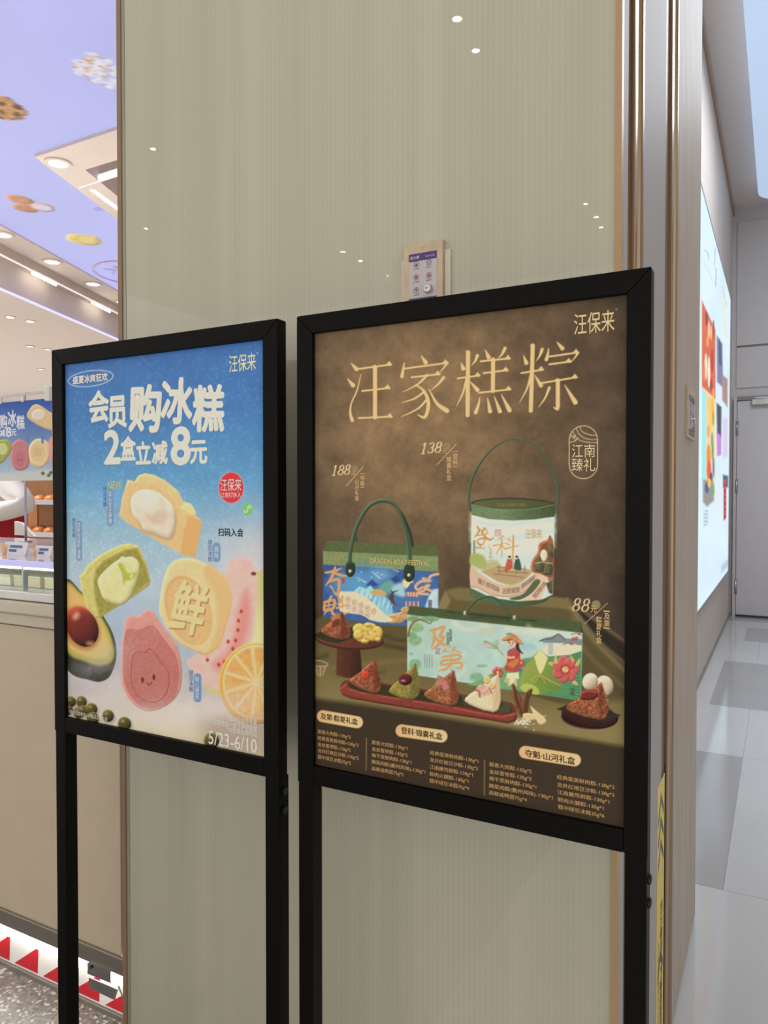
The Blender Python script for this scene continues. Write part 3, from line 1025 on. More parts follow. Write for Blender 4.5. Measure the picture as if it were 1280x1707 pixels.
BUN = mat('golden bun crust', (214, 128, 66), 0.35, var=0.25, scale=25)


def bun(x, y, z, r, sx, label, group):
    V, Fc = [], []
    n, k = 12, 6
    for i in range(k):
        t = i / (k - 1) * math.pi / 2
        for j in range(n):
            a = 2 * math.pi * j / n
            rr = r * (math.cos(t) if i else 0.92)
            V.append((x + sx * rr * math.cos(a), y + rr * math.sin(a) * 0.9, z + 0.75 * r * math.sin(t)))
    for i in range(k - 1):
        for j in range(n):
            Fc.append((i * n + j, i * n + (j + 1) % n, (i + 1) * n + (j + 1) % n, (i + 1) * n + j))
    Fc.append(tuple(range(n - 1, -1, -1)))
    tag(mk('bread_bun', V, Fc, BUN, None, True), label, 'bun', group)


for z, lab, yy, x0, n in ((zA + 0.0005, 'golden bun in the front row of the lower rack shelf', RY + 0.06, -3.86, 5), (zA + 0.0005, 'golden bun in the back row of the lower rack shelf', RY + 0.17, -3.90, 5), (zB + 0.0005, 'golden bun on the upper rack shelf', RY + 0.08, -3.88, 5)):
    for i in range(n):
        bun(x0 + 0.094 * i, yy, z, 0.042 + 0.004 * rng.random(), 1.0, ('leftmost', 'second', 'third', 'fourth', 'rightmost')[i] + ' ' + lab, 'golden buns on the rack')

# ---- shop assistant in white jacket and red apron
px, py = onY(-8, 830, 2.4)[0], 2.4
el = np.array(onY(50, 846, 2.30))
J_ = {'pelvis': (px, py + 0.02, 0.98, .15, .11), 'waist': (px, py, 1.10, .145, .105), 'chest': (px + 0.01, py - 0.03, 1.30, .165, .115), 'neckb': (px + 0.02, py - 0.04, 1.45, .075, .07), 'neck': (px + 0.03, py - 0.05, 1.52, .052, .052),
      'head': (px + 0.04, py - 0.07, 1.60, .075, .085), 'crown': (px + 0.04, py - 0.06, 1.70, .072, .08),
      'shr': (px + 0.15, py - 0.08, 1.40, .07, .07), 'elr': (el[0], el[1], el[2] + 0.01, .055, .055), 'war': (px + 0.09, py - 0.21, 1.20, .045, .045), 'har': (px + 0.03, py - 0.25, 1.19, .03, .022),
      'shl': (px - 0.16, py - 0.01, 1.40, .07, .07), 'ell': (px - 0.22, py - 0.06, 1.16, .052, .052), 'wal': (px - 0.10, py - 0.25, 1.16, .04, .04), 'hal': (px - 0.03, py - 0.30, 1.17, .03, .022),
      'hipr': (px + 0.09, py + 0.02, 0.90, .10, .10), 'knr': (px + 0.10, py, 0.50, .07, .07), 'anr': (px + 0.10, py + 0.03, 0.09, .048, .048), 'tor': (px + 0.11, py - 0.12, 0.045, .045, .04),
      'hipl': (px - 0.09, py + 0.02, 0.90, .10, .10), 'knl': (px - 0.10, py, 0.50, .07, .07), 'anl': (px - 0.10, py + 0.03, 0.09, .048, .048), 'tol': (px - 0.11, py - 0.12, 0.045, .045, .04)}
names = list(J_)
ed = ['pelvis waist', 'waist chest', 'chest neckb', 'neckb neck', 'neck head', 'head crown', 'neckb shr', 'shr elr', 'elr war', 'war har', 'neckb shl', 'shl ell', 'ell wal', 'wal hal',
      'pelvis hipr', 'hipr knr', 'knr anr', 'anr tor', 'pelvis hipl', 'hipl knl', 'knl anl', 'anl tol']
VV = [J_[n][:3] for n in names]; RR = [J_[n][3:] for n in names]
EE = [tuple(names.index(q) for q in e.split()) for e in ed]
for h_, w_ in (('har', 'war'), ('hal', 'wal')):
    a, b = np.array(J_[w_][:3]), np.array(J_[h_][:3])
    d = (b - a) / np.linalg.norm(b - a)
    s_ = np.cross(d, (0, 0, 1.0)); s_ /= np.linalg.norm(s_)
    k0 = names.index(h_)
    for j, (off, ln) in enumerate(((-.024, .062), (-.008, .074), (.008, .07), (.024, .056))):
        i0 = len(VV)
        VV.append(tuple(b + d * 0.03 + s_ * off)); RR.append((.010, .010))
        VV.append(tuple(b + d * (0.03 + ln * 0.55) + s_ * off - np.array((0, 0, .008)))); RR.append((.0085, .0085))
        VV.append(tuple(b + d * (0.03 + ln) + s_ * off - np.array((0, 0, .024)))); RR.append((.0075, .0075))
        EE += [(k0, i0), (i0, i0 + 1), (i0 + 1, i0 + 2)]
    i0 = len(VV)
    VV.append(tuple(b + s_ * 0.035)); RR.append((.011, .011))
    VV.append(tuple(b + d * 0.03 + s_ * 0.05)); RR.append((.009, .009))
    EE += [(k0, i0), (i0, i0 + 1)]
me = bpy.data.meshes.new('person_cage')
me.from_pydata(VV, EE, [])
pt = bpy.data.objects.new('person_cage', me)
COL.objects.link(pt)
md = pt.modifiers.new('skin', 'SKIN')
for i, r in enumerate(RR):
    me.skin_vertices[0].data[i].radius = r
me.skin_vertices[0].data[0].use_root = True
sb = pt.modifiers.new('sub', 'SUBSURF'); sb.levels = sb.render_levels = 2
bpy.context.view_layer.update()
ev = pt.evaluated_get(bpy.context.evaluated_depsgraph_get())
pm = bpy.data.meshes.new_from_object(ev)
bpy.data.objects.remove(pt)
pv = np.array([q.co[:] for q in pm.vertices]); pf = [tuple(p.vertices) for p in pm.polygons]
bpy.data.meshes.remove(pm)
pe = tag(empty('person', (px, py, 0.0)), 'person in white jacket and red apron working behind the banner', 'person')
body = mk('body', pv, pf, mat('white jacket cloth', (240, 236, 230), 0.8, var=0.03, bump=0.3), pe, True)
SKIN = mat('skin', (214, 166, 138), 0.55, var=0.04)
TROU = mat('dark trousers', (50, 48, 52), 0.8)
body.data.materials.append(SKIN); body.data.materials.append(TROU)
hr, hl = np.array(J_['har'][:3]), np.array(J_['hal'][:3])
for p in body.data.polygons:
    c = np.mean(pv[list(p.vertices)], 0)
    if c[2] > 1.49 or min(np.linalg.norm(c - hr), np.linalg.norm(c - hl)) < 0.055 or (c[1] < hl[1] - 0.0 and 1.0 < c[2] < 1.3):
        p.material_index = 1
    elif c[2] < 0.98:
        p.material_index = 2
# apron wraps the front of the waist
aw, al = 15, []
APR = mat('red apron cloth', (176, 30, 42), 0.8, var=0.08, bump=0.3)
V, Fc = [], []
rows = ((1.225, .178, .135), (1.16, .178, .14), (1.08, .182, .145), (0.95, .19, .155), (0.72, .20, .17), (0.55, .205, .175))
for z, rx, ry in rows:
    for j in range(aw):
        a = math.radians(-200 + 220 * j / (aw - 1))
        V.append((px + rx * math.cos(a), py - 0.005 + ry * math.sin(a), z))
for i in range(len(rows) - 1):
    for j in range(aw - 1):
        Fc.append((i * aw + j, i * aw + j + 1, (i + 1) * aw + j + 1, (i + 1) * aw + j))
ap = mk('apron', V, Fc, APR, pe, True)
so_ = ap.modifiers.new('thick', 'SOLIDIFY'); so_.thickness = 0.004
# white cloth hanging from the forearm side
clp = [onY(u, v, 2.2) for u, v in C3((118, 930), (160, 940), (250, 1030), (118, 1022))]
mk('hand_towel', *prism([(p[0], p[2]) for p in clp], 'y', 2.185, 2.2), mat('white towel', (240, 236, 228), 0.9, bump=0.4), pe)
# face and cap
hx, hy, hz = J_['head'][:3]
mk('nose', [(hx - .012, hy - .083, hz + .015), (hx + .012, hy - .083, hz + .015), (hx, hy - .108, hz + .018), (hx, hy - .08, hz + .055)], [(0, 1, 2), (0, 2, 3), (1, 3, 2), (0, 3, 1)], SKIN, pe)
for s_ in (-1, 1):
    mk('eye', *tube([(hx + s_ * .03, hy - .078, hz + .05), (hx + s_ * .03, hy - .085, hz + .05)], 0.008, 10), DARKG, pe)
    mk('ear', *tube([(hx + s_ * .074, hy + .005, hz + .005), (hx + s_ * .08, hy + .005, hz + .03), (hx + s_ * .078, hy + .005, hz + .055)], [.008, .014, .009], 8), SKIN, pe, True)
box('mouth', hx - .02, hx + .02, hy - .086, hy - .078, hz - .022, hz - .015, mat('lips', (170, 96, 90), 0.5), pe)
mk('cap', *tube([(hx, hy + .01, hz + .075), (hx, hy + .01, hz + .12), (hx, hy + .012, hz + .15), (hx, hy + .014, hz + .165)], [.092, .094, .085, .05], 16), mat('white cap cloth', (240, 238, 234), 0.8), pe, True)

# ================================================================== SHUTTER CONTROL BOXES
def place_text(body, o, ax, ay, m, parent, name='lettering', **k):
    v, t = text_mesh(body, k.get('bold', 0), k.get('shear', 0), k.get('song', False), k.get('spacing', 1.0))
    o, ax, ay = (np.asarray(q, float) for q in (o, ax, ay))
    out = np.cross(ax, ay)
    out /= np.linalg.norm(out)
    return mk(name, o + v[:, :1] * ax + v[:, 1:2] * ay + v[:, 2:] * out * 2e-5, t, m, parent)


PLATE = mat('worn beige metal', (206, 186, 158), 0.4, 0.25, var=0.1, scale=40)
LABEL = mat('grey white label film', (206, 198, 200), 0.4, var=0.02)
PURP = mat('purple label print', (92, 56, 128), 0.4, var=0.03)
DPURP = mat('dark purple print', (62, 44, 84), 0.5)
REDB = mat('red button print', (170, 36, 40), 0.4)
PWHITE = mat('white label print', (226, 214, 226), 0.5)
CAULK = mat('white caulk', (222, 212, 196), 0.6, bump=0.6, scale=60)


def control_box(o0, A, Bn, w, h, d, label, caulk):
    """o0: lower corner on the wall, A: unit vector of its width, Bn: unit vector out of the wall"""
    o0, A, Bn = np.array(o0, float), np.array(A, float), np.array(Bn, float)
    Zu = np.array((0, 0, 1.0))
    P = lambda a, b, c: o0 + A * a + Zu * b + Bn * c

    def bx(name, a0, a1, b0, b1, c0, c1, m, par):
        V = [P(a, b, c) for c in (c0, c1) for b in (b0, b1) for a in (a0, a1)]
        return mk(name, V, boxdata(0, 1, 0, 1, 0, 1)[1], m, par)

    def ds(name, a, b, c, r, m, par, r2=None):
        n = 20
        an = [2 * math.pi * k / n for k in range(n)]
        if r2 is None:
            return mk(name, [P(a + r * math.cos(t), b + r * math.sin(t), c) for t in an], [tuple(range(n))], m, par)
        return mk(name, [P(a + q * math.cos(t), b + q * math.sin(t), c) for q in (r, r2) for t in an], [(k, (k + 1) % n, (k + 1) % n + n, k + n) for k in range(n)], m, par)

    e = tag(empty('shutter_control_box', P(w / 2, 0, 0)), label, 'control box', 'shutter control boxes')
    bx('housing', 0, w, 0, h, 0.0003, d, PLATE, e)
    fx, fw_ = 0.14 * w, 0.72 * w
    y0, y1 = 0.06 * h, 0.845 * h
    lab = bx('label_film', fx, fx + fw_, y0, y1, d + 0.0001, d + 0.0007, LABEL, e)
    c = d + 0.0009
    bx('top_band', fx, fx + fw_, y1 - 0.115 * h, y1, d + 0.0007, c, PURP, lab)
    bx('bottom_band', fx, fx + fw_, y0, y0 + 0.115 * h, d + 0.0007, c, PURP, lab)
    place_text('控制按钮盒', P(fx + fw_ * 0.18, y0 + 0.03 * h, c + 0.0002), A * fw_ * 0.64, Zu * 0.055 * h, PWHITE, lab, bold=0.02, spacing=1.3)
    place_text('新力博', P(fx + fw_ * 0.05, y1 - 0.085 * h, c + 0.0002), A * fw_ * 0.33, Zu * 0.05 * h, PWHITE, lab, bold=0.02, shear=0.2)
    place_text('NL0-C型', P(fx + fw_ * 0.6, y1 - 0.075 * h, c + 0.0002), A * fw_ * 0.33, Zu * 0.028 * h, PWHITE, lab)
    r = 0.07 * w
    for a, b, ch, m in ((0.27, 0.78, 'up', DPURP), (0.27, 0.535, 'sq', REDB), (0.27, 0.29, 'dn', DPURP), (0.72, 0.78, 'ring', DPURP), (0.72, 0.535, 'bell', REDB)):
        ca, cb = fx + fw_ * a, y0 + (y1 - y0) * (0.06 + 0.88 * (b - 0.06) / 0.86)
        bt = ds('button', ca, cb, c, r, LABEL, e)
        ds('ring', ca, cb, c + 0.0002, r, DPURP, bt, r * 0.86)
        q = r * 0.55
        if ch in ('up', 'dn'):
            s_ = 1 if ch == 'up' else -1
            mk('arrow', [P(ca - q * .8, cb - s_ * q, c + 0.0002), P(ca + q * .8, cb - s_ * q, c + 0.0002), P(ca, cb + s_ * q, c + 0.0002)], [(0, 1, 2)], m, bt)
        elif ch == 'sq':
            mk('square', [P(ca + i * q * .85, cb + j * q * .85, c + 0.0002) for i, j in ((-1, -1), (1, -1), (1, 1), (-1, 1))], [(0, 1, 2, 3)], m, bt)
        else:
            ds('symbol', ca, cb, c + 0.0002, q, m, bt, q * (0.75 if ch == 'ring' else 0.35))
        place_text({'up': '上升按钮', 'sq': '停止按钮', 'dn': '下降按钮', 'ring': '直流指示灯', 'bell': '故障报警灯'}[ch], P(ca - r * 1.1, cb - r * 1.75, c), A * r * 2.2, Zu * r * 0.42, DPURP, lab)
    ka, kb = fx + fw_ * 0.72, y0 + (y1 - y0) * 0.29
    R = r * 1.45
    V = []
    n = 24
    for cc, rr in ((c, R), (c + 0.006, R), (c + 0.0075, R * 0.86)):
        V += [P(ka + rr * math.cos(2 * math.pi * k / n), kb + rr * math.sin(2 * math.pi * k / n), cc) for k in range(n)]
    Fc = [(i * n + k, i * n + (k + 1) % n, (i + 1) * n + (k + 1) % n, (i + 1) * n + k) for i in range(2) for k in range(n)] + [tuple(range(2 * n, 3 * n))]
    ky = mk('key_switch', V, Fc, CHROME, e)
    bx('key_slot', ka - R * 0.45, ka + R * 0.1, kb - R * 0.09, kb + R * 0.09, c + 0.0075, c + 0.0078, DARKG, ky)
    sw = ds('screw', w * 0.5, h * 0.935, d + 0.0012, 0.0025, CHROME, e)
    if caulk:
        for a0, a1, b1 in ((-0.009, -0.0005, 0.8), (w + 0.0005, w + 0.011, 0.86)):
            bx('caulk', a0, a1, 0.0, h * b1, 0.0003, 0.006, CAULK, e)
    return e


p0, p1 = onY(673, 410, 1.186), onY(737.5, 398, 1.186)
control_box((p0[0], GY, p1[2] - 0.117), (1, 0, 0), (0, -1, 0), p1[0] - p0[0], 0.117, 0.014, 'beige shutter control box with purple label on the glass above the brown poster', True)
q0, q1 = onX(1147.8, 688, PX + 0.008), onX(1160, 688, PX + 0.008)
zt = onX(1153, 647, PX + 0.008)[2]; zb = onX(1153, 731, PX + 0.008)[2]
control_box((PX, q0[1], zb), (0, 1, 0), (1, 0, 0), q1[1] - q0[1], zt - zb, 0.006, 'beige shutter control box seen edge-on on the wood side of the pillar', False)

# ================================================================== YELLOW WARNING TAPE ON THE PILLAR SIDE
ty0, ty1 = onX(1095.5, 1330, PX)[1], onX(1107, 1330, PX)[1]
tz1 = onX(1101, 1303, PX)[2]
TX = PX + 0.0006
wt = tag(box('warning_tape', PX + 0.0001, TX, ty0, ty1, 0.12, tz1, mat('yellow tape film', (236, 208, 60), 0.35, var=0.03)), 'yellow warning tape with black chevrons and print on the pillar side', 'tape')
TB = mat('black tape print', (44, 42, 40), 0.4)
tw = ty1 - ty0


def tp_(a, z):
    return (TX + 0.0002, ty0 + tw * a, z)


for k in range(3):
    z = tz1 - 0.045 - 0.05 * k
    mk('chevron', [tp_(0.12, z - 0.045), tp_(0.5, z), tp_(0.9, z - 0.045), tp_(0.9, z - 0.026), tp_(0.5, z + 0.02), tp_(0.12, z - 0.026)], [(0, 1, 4, 5), (1, 2, 3, 4)], TB, wt)
place_text('防火卷帘下严禁堆放物品', tp_(0.50, tz1 - 0.27), (0, 0, -0.31), (0, 0.30 * tw, 0), TB, wt, bold=0.015)
place_text('请勿遮挡 注意安全 严禁站人', tp_(0.22, tz1 - 0.34), (0, 0, -0.2), (0, 0.13 * tw, 0), TB, wt)
mk('chevron', [tp_(0.15, 0.26), tp_(0.5, 0.30), tp_(0.9, 0.26), tp_(0.9, 0.28), tp_(0.5, 0.32), tp_(0.15, 0.28)], [(0, 1, 4, 5), (1, 2, 3, 4)], TB, wt)

# ================================================================== CORRIDOR LIGHT BOX
LX = CX + 0.035
ya, yb = 3.4, onX(1215.4, 700, LX)[1]
za, zb_ = onX(1190, 982, LX)[2], onX(1190, 393, LX)[2]
lb = tag(empty('light_box', (CX, (ya + yb) / 2, za)), 'tall glowing advertising light box on the corridor wall', 'light box')
box('case', CX + 0.0005, LX - 0.003, ya, yb, za, zb_, mat('silver case', (190, 194, 198), 0.4, 0.6), lb)
for z0, z1 in ((za - 0.012, za), (zb_, zb_ + 0.012)):
    box('edge_profile', CX + 0.0005, LX + 0.004, ya, yb, z0, z1, STEEL, lb)
for y0 in (ya - 0.012, yb):
    box('edge_profile', CX + 0.0005, LX + 0.004, y0, y0 + 0.012, za - 0.012, zb_ + 0.012, STEEL, lb)
lx = Print((LX, ya, za), (0, yb - ya, 0), (0, 0, zb_ - za), 200, 320)
lx.C[:] = (214, 236, 248)
lx.C *= (0.95 + 0.08 * fbm(lx.U * 4, lx.V, 60, 3)[..., None])
G = crop(1020, 400, 4.269)
H_ = crop(1020, 800, 3.793)
lx.poly(G((640, 430), (735, 640), (735, 1150), (640, 1060)), (206, 92, 50), soft=1.2)
lx.poly(G((640, 1040), (735, 1130), (735, 1720), (640, 1720)), (232, 206, 160), soft=1.2)
lx.poly(G((640, 1060), (668, 1090), (668, 1720), (640, 1720)), (150, 226, 236), soft=1)
for x, y, w, h, c in ((672, 560, 2, 12, (120, 44, 34)), (690, 640, 1.6, 14, (250, 214, 190)), (706, 660, 1.5, 12, (244, 190, 120)), (722, 640, 1.2, 16, (140, 50, 40)), (680, 720, 2, 10, (240, 150, 60)), (660, 620, 1.5, 14, (230, 90, 40)),
                      (668, 900, 2.2, 22, (240, 226, 204)), (690, 940, 2, 26, (250, 236, 214)), (712, 860, 2.2, 20, (176, 34, 28)), (726, 980, 1.8, 14, (224, 90, 46)), (706, 1030, 1.5, 10, (140, 40, 36)), (722, 1090, 1.5, 8, (250, 170, 80)), (656, 940, 1.5, 16, (236, 120, 70)),
                      (690, 1180, 2, 14, (236, 196, 60)), (714, 1190, 2, 16, (226, 180, 50)), (700, 1290, 2.6, 18, (240, 200, 70)), (720, 1270, 1.5, 12, (170, 150, 60)), (686, 1360, 1.6, 10, (200, 160, 90)), (712, 1420, 1.6, 12, (120, 150, 90)),
                      (688, 1540, 3, 20, (232, 130, 44)), (690, 1640, 3.2, 16, (224, 84, 40)), (716, 1500, 1.4, 16, (90, 150, 70)), (722, 1620, 1.4, 16, (80, 110, 190)), (705, 1690, 2, 8, (60, 60, 110))):
    (a, b), = G((x, y)); lx.ell(a, b, w * 1.1, h, c, soft=1.2)
for pts, c in ((((745, 680), (785, 740), (790, 1050), (748, 1010)), (112, 118, 150)), (((760, 700), (775, 740), (778, 900), (762, 880)), (60, 66, 100)), (((785, 960), (822, 990), (822, 1190), (785, 1140)), (168, 128, 120)),
               (((745, 1160), (778, 1190), (776, 1400), (748, 1380)), (60, 56, 66)), (((745, 1370), (778, 1390), (776, 1530), (748, 1540)), (196, 120, 196)), (((790, 1260), (822, 1270), (822, 1540), (790, 1560)), (210, 200, 230)), (((790, 1670), (825, 1680), (825, 1760), (790, 1760)), (70, 76, 110))):
    lx.poly(G(*pts), c, soft=1.5)
for pts, w, c in ((((655, 70), (680, 90), (690, 140)), .8, (110, 140, 180)), (((735, 60), (730, 180)), .8, (140, 150, 180)), (((740, 200), (738, 330)), .9, (130, 130, 160)), (((790, 330), (800, 420), (815, 460)), 1.2, (196, 190, 150)), (((800, 420), (802, 600), (815, 700)), 3.0, (230, 226, 190)), (((655, 160), (690, 230), (720, 300)), .8, (180, 200, 220))):
    lx.stroke(G(*pts), w, c)
lx.poly(H_((575, 0), (640, 0), (645, 130), (600, 170), (575, 140)), (140, 140, 130), soft=2); lx.ell(*H_((600, 50))[0], 3, 9, (40, 70, 150)); lx.ell(*H_((615, 20))[0], 3, 8, (236, 180, 60)); lx.ell(*H_((640, 60))[0], 2.5, 10, (110, 170, 90))
lx.poly(H_((648, 0), (695, 0), (690, 260), (660, 220)), (220, 230, 240), soft=2)
lx.poly(H_((705, 0), (722, 0), (722, 240), (705, 260)), (202, 60, 56), soft=.8)
for k in range(6):
    lx.ell(*H_((714, 30 + 40 * k))[0], 1.2, 2.6, (110, 50, 60))
for k in range(9):
    lx.stroke(H_((580, 200 + 12 * k), (606, 190 + 11 * k)), .9, (150, 150, 170))
    lx.stroke(H_((692, 545 + 5 * k), (735, 500 + 5 * k)), .5, (150, 180, 210))
lx.build('printed_face', print_mat('light box print', 1.03), lb)

# ================================================================== POSTER STANDS
def bev_prism(poly, axis, a0, a1, b=0.0012):
    v, f = prism(poly, axis, a0, a1)
    bm = bmesh.new()
    vs = [bm.verts.new(q) for q in v]
    for q in f:
        bm.faces.new([vs[i] for i in q])
    bmesh.ops.recalc_face_normals(bm, faces=bm.faces[:])
    bmesh.ops.bevel(bm, geom=bm.edges[:], offset=b, segments=2, profile=0.5, affect='EDGES')
    bm.verts.index_update()
    out = [tuple(q.co) for q in bm.verts], [tuple(q.index for q in p.verts) for p in bm.faces]
    bm.free()
    return out


def stand(label, xl, xr, Y, z0, z1, fw, dep, bolts):
    e = tag(empty('poster_stand', ((xl + xr) / 2, Y, 0.0)), label, 'sign stand', 'black poster stands')
    g = 0.0003
    mk('frame_rail', *bev_prism([(xl, z1), (xr, z1), (xr - fw, z1 - fw), (xl + fw, z1 - fw)], 'y', Y, Y + dep), BLACK, e)
    mk('frame_rail', *bev_prism([(xl + fw + g, z0), (xr - fw - g, z0), (xr - fw - g, z0 + fw), (xl + fw + g, z0 + fw)], 'y', Y, Y + dep), BLACK, e)
    mk('frame_rail', *bev_prism([(xl, z0), (xl + fw, z0), (xl + fw, z1 - fw - g * 2), (xl, z1 - g * 2)], 'y', Y, Y + dep), BLACK, e)
    mk('frame_rail', *bev_prism([(xr, z0), (xr, z1 - g * 2), (xr - fw, z1 - fw - g * 2), (xr - fw, z0)], 'y', Y, Y + dep), BLACK, e)
    lw = 0.029
    for x0 in (xl + 0.0008, xr - lw - 0.0008):
        box('leg', x0, x0 + lw, Y + 0.0015, Y + 0.0315, 0.012, z0 - 0.0004, BLACK, e, 0.0015)
        box('foot', x0 - 0.003, x0 + lw + 0.003, Y - 0.13, Y + 0.125, 0.0, 0.0115, BLACK, e, 0.002)
    box('back_board', xl + fw * 0.5, xr - fw * 0.5, Y + 0.0125, Y + 0.018, z0 + fw * 0.5, z1 - fw * 0.5, mat('grey back board', (90, 88, 86), 0.7), e)
    for z in bolts:
        x = xr - 0.0008
        b = mk('bolt', *tube([(x + 0.0002, Y + 0.0165, z), (x + 0.003, Y + 0.0165, z), (x + 0.0042, Y + 0.0165, z)], [0.0072, 0.0072, 0.005], 16), BLACK2, e)
        mk('hex_socket', *tube([(x + 0.0042, Y + 0.0165, z), (x + 0.0044, Y + 0.0165, z)], 0.0025, 6), DARKG, b)
    return e


RYF, LYF = 1.04, 1.025
RS = stand('large black stand with the brown dumpling gift box poster', -0.728, -0.1555, RYF, 0.813, 1.608, 0.0315, 0.026,
           [onX(1083, v, -0.156)[2] for v in (1460, 1498)])
LS = stand('smaller-looking black stand with the blue ice cake poster near the shop', -1.332, -0.7575, LYF, 0.815, 1.605, 0.0315, 0.026,
           [onX(467.4, v, -0.758)[2] for v in (1322, 1353.5)])

# ------------------------------------------------------------------ blue poster
GL = 1.5
PYL = LYF + 0.0085
lo = Print((-1.332 + 0.0305, PYL, 0.815 + 0.0305), (1.332 - 0.7575 - 0.061, 0, 0), (0, 0, 0.79 - 0.061), 330, 500)
c1 = crop(80, 530, 3.2); c2 = crop(100, 780, 3.657); c3 = crop(80, 1000, 3.2)
# print height coordinate: rows of the sheet (0 top .. 1 bottom)
T = np.linspace(1, 0, lo.ny)[:, None] * np.ones((1, lo.nx))
keys = [(0.0, (62, 108, 172)), (0.16, (66, 118, 178)), (0.33, (92, 150, 194)), (0.48, (146, 182, 202)), (0.60, (172, 192, 206)), (0.74, (160, 178, 198)), (0.84, (184, 182, 188)), (0.93, (206, 198, 190)), (1.0, (208, 198, 164))]
for ch in range(3):
    lo.C[..., ch] = np.interp(T, [k[0] for k in keys], [k[1][ch] for k in keys])
lo.C *= (0.95 + 0.1 * fbm(lo.U, lo.V, 30, 2)[..., None])
sk_ = (fbm(lo.U, lo.V, 4, 6, 2) > 0.66)[..., None] * (T < 0.6)[..., None]
lo.C += sk_ * 10
# pale glow right of the middle
gl_ = np.exp(-(((lo.U - 420) / 70) ** 2 + ((lo.V - 940) / 70) ** 2))[..., None]
lo.C += gl_ * (np.array((216, 200, 200)) - lo.C) * 0.7
# yellow-white cake (top)
lo.poly(c2((412, 72), (455, 82), (480, 45), (520, 33), (570, 42), (640, 75), (720, 140), (752, 205), (800, 220), (830, 270), (832, 295), (867, 322), (855, 400), (822, 548), (740, 525), (640, 470), (420, 340), (362, 295), (380, 180)), (228, 192, 136), bev=(5, 0.12), tex=(0.05, 6))
lo.poly(c2((400, 110), (470, 90), (600, 110), (690, 190), (720, 245), (785, 290), (735, 520), (640, 468), (420, 338), (366, 293)), (224, 186, 128), tex=(0.05, 5), soft=2)
lo.poly(c2((785, 290), (867, 322), (822, 548), (735, 522), (752, 400)), (214, 168, 104), soft=1)
lo.poly(c2((735, 240), (790, 215), (830, 280), (800, 290), (750, 262)), (240, 208, 146), smooth=True, bev=(3, .15))
lo.poly(c2((425, 215), (455, 155), (520, 128), (600, 150), (680, 215), (712, 290), (705, 370), (690, 430), (640, 440), (570, 415), (505, 390), (485, 345), (440, 290)), (196, 160, 112), smooth=True, soft=3)
lo.poly(c2((430, 205), (460, 150), (520, 130), (600, 150), (680, 220), (706, 290), (698, 370), (676, 425), (640, 428), (570, 402), (512, 378), (490, 338), (445, 290)), (222, 206, 184), smooth=True, bev=(9, 0.16), tex=(0.05, 10))
lo.poly(c2((520, 280), (560, 285), (600, 260), (650, 275), (640, 330), (590, 345), (545, 330)), (206, 186, 162), smooth=True, soft=4)
lo.poly(c2((470, 170), (540, 150), (600, 180), (560, 230), (480, 240)), (230, 218, 200), smooth=True, soft=5)
# avocado
lo.poly(c3((90, -90), (180, -40), (250, 20), (300, 95), (345, 180), (365, 275), (350, 365), (310, 425), (230, 430), (90, 340)), (44, 46, 34), smooth=True, tex=(0.2, 4))
lo.poly(c3((90, -85), (175, -38), (245, 22), (290, 95), (330, 170), (352, 260), (345, 320), (290, 350), (200, 330), (90, 250)), (176, 166, 76), smooth=True, soft=3)
lo.poly(c3((90, -70), (170, -25), (235, 30), (280, 105), (315, 180), (330, 260), (310, 310), (230, 310), (150, 280), (90, 215)), (222, 178, 104), smooth=True, soft=4, grad=((206, 186, 110), (115, 1030), (190, 1090)))
lo.ell(*c3((180, 150))[0], 28, 38, (170, 116, 70), rot=-25, soft=5)
lo.ell(*c3((182, 143))[0], 25.5, 35, (128, 52, 38), rot=-25, bev=(20, 0.4), grad=((84, 26, 24), (120, 1020), (160, 1080)))
lo.ell(*c3((150, 85))[0], 5, 7, (214, 150, 120), rot=30, soft=4)
lo.ell(*c3((225, 232))[0], 7, 4, (170, 110, 70), soft=3)
# guava slice
lo.poly(c2((1000, 760), (1040, 660), (1090, 637), (1135, 645), (1170, 640), (1210, 635), (1250, 650), (1260, 1100), (1150, 1300), (1010, 1280), (920, 1100)), (196, 196, 128), smooth=True, grad=((226, 214, 160), (420, 960), (385, 980)))
lo.poly(c3((745, 330), (800, 280), (900, 60), (960, -180), (1010, -220), (1090, -200), (1118, -60), (1105, 120), (1080, 230), (1000, 330), (940, 420), (900, 480), (830, 440)), (238, 182, 172), smooth=True, soft=4, tex=(0.06, 8))
lo.poly(c3((880, 340), (950, 280), (1000, 160), (1020, 40), (1060, -60), (1080, 60), (1060, 200), (1000, 300), (920, 380)), (228, 140, 134), smooth=True, soft=7)
lo.ell(*c2((1180, 645))[0], 4.5, 3, (110, 62, 50))
for x, y in ((1015, 110), (1012, 160), (1000, 215), (960, 222), (985, 260), (940, 330), (910, 345), (850, 320), (975, 300), (1030, 60)):
    lo.ell(*c3((x, y))[0], 2.6, 3.4, (196, 62, 58), bev=(2, .3))
lo.poly(c3((820, 440), (900, 480), (930, 430), (920, 500), (870, 506)), (196, 190, 130), smooth=True, soft=2)
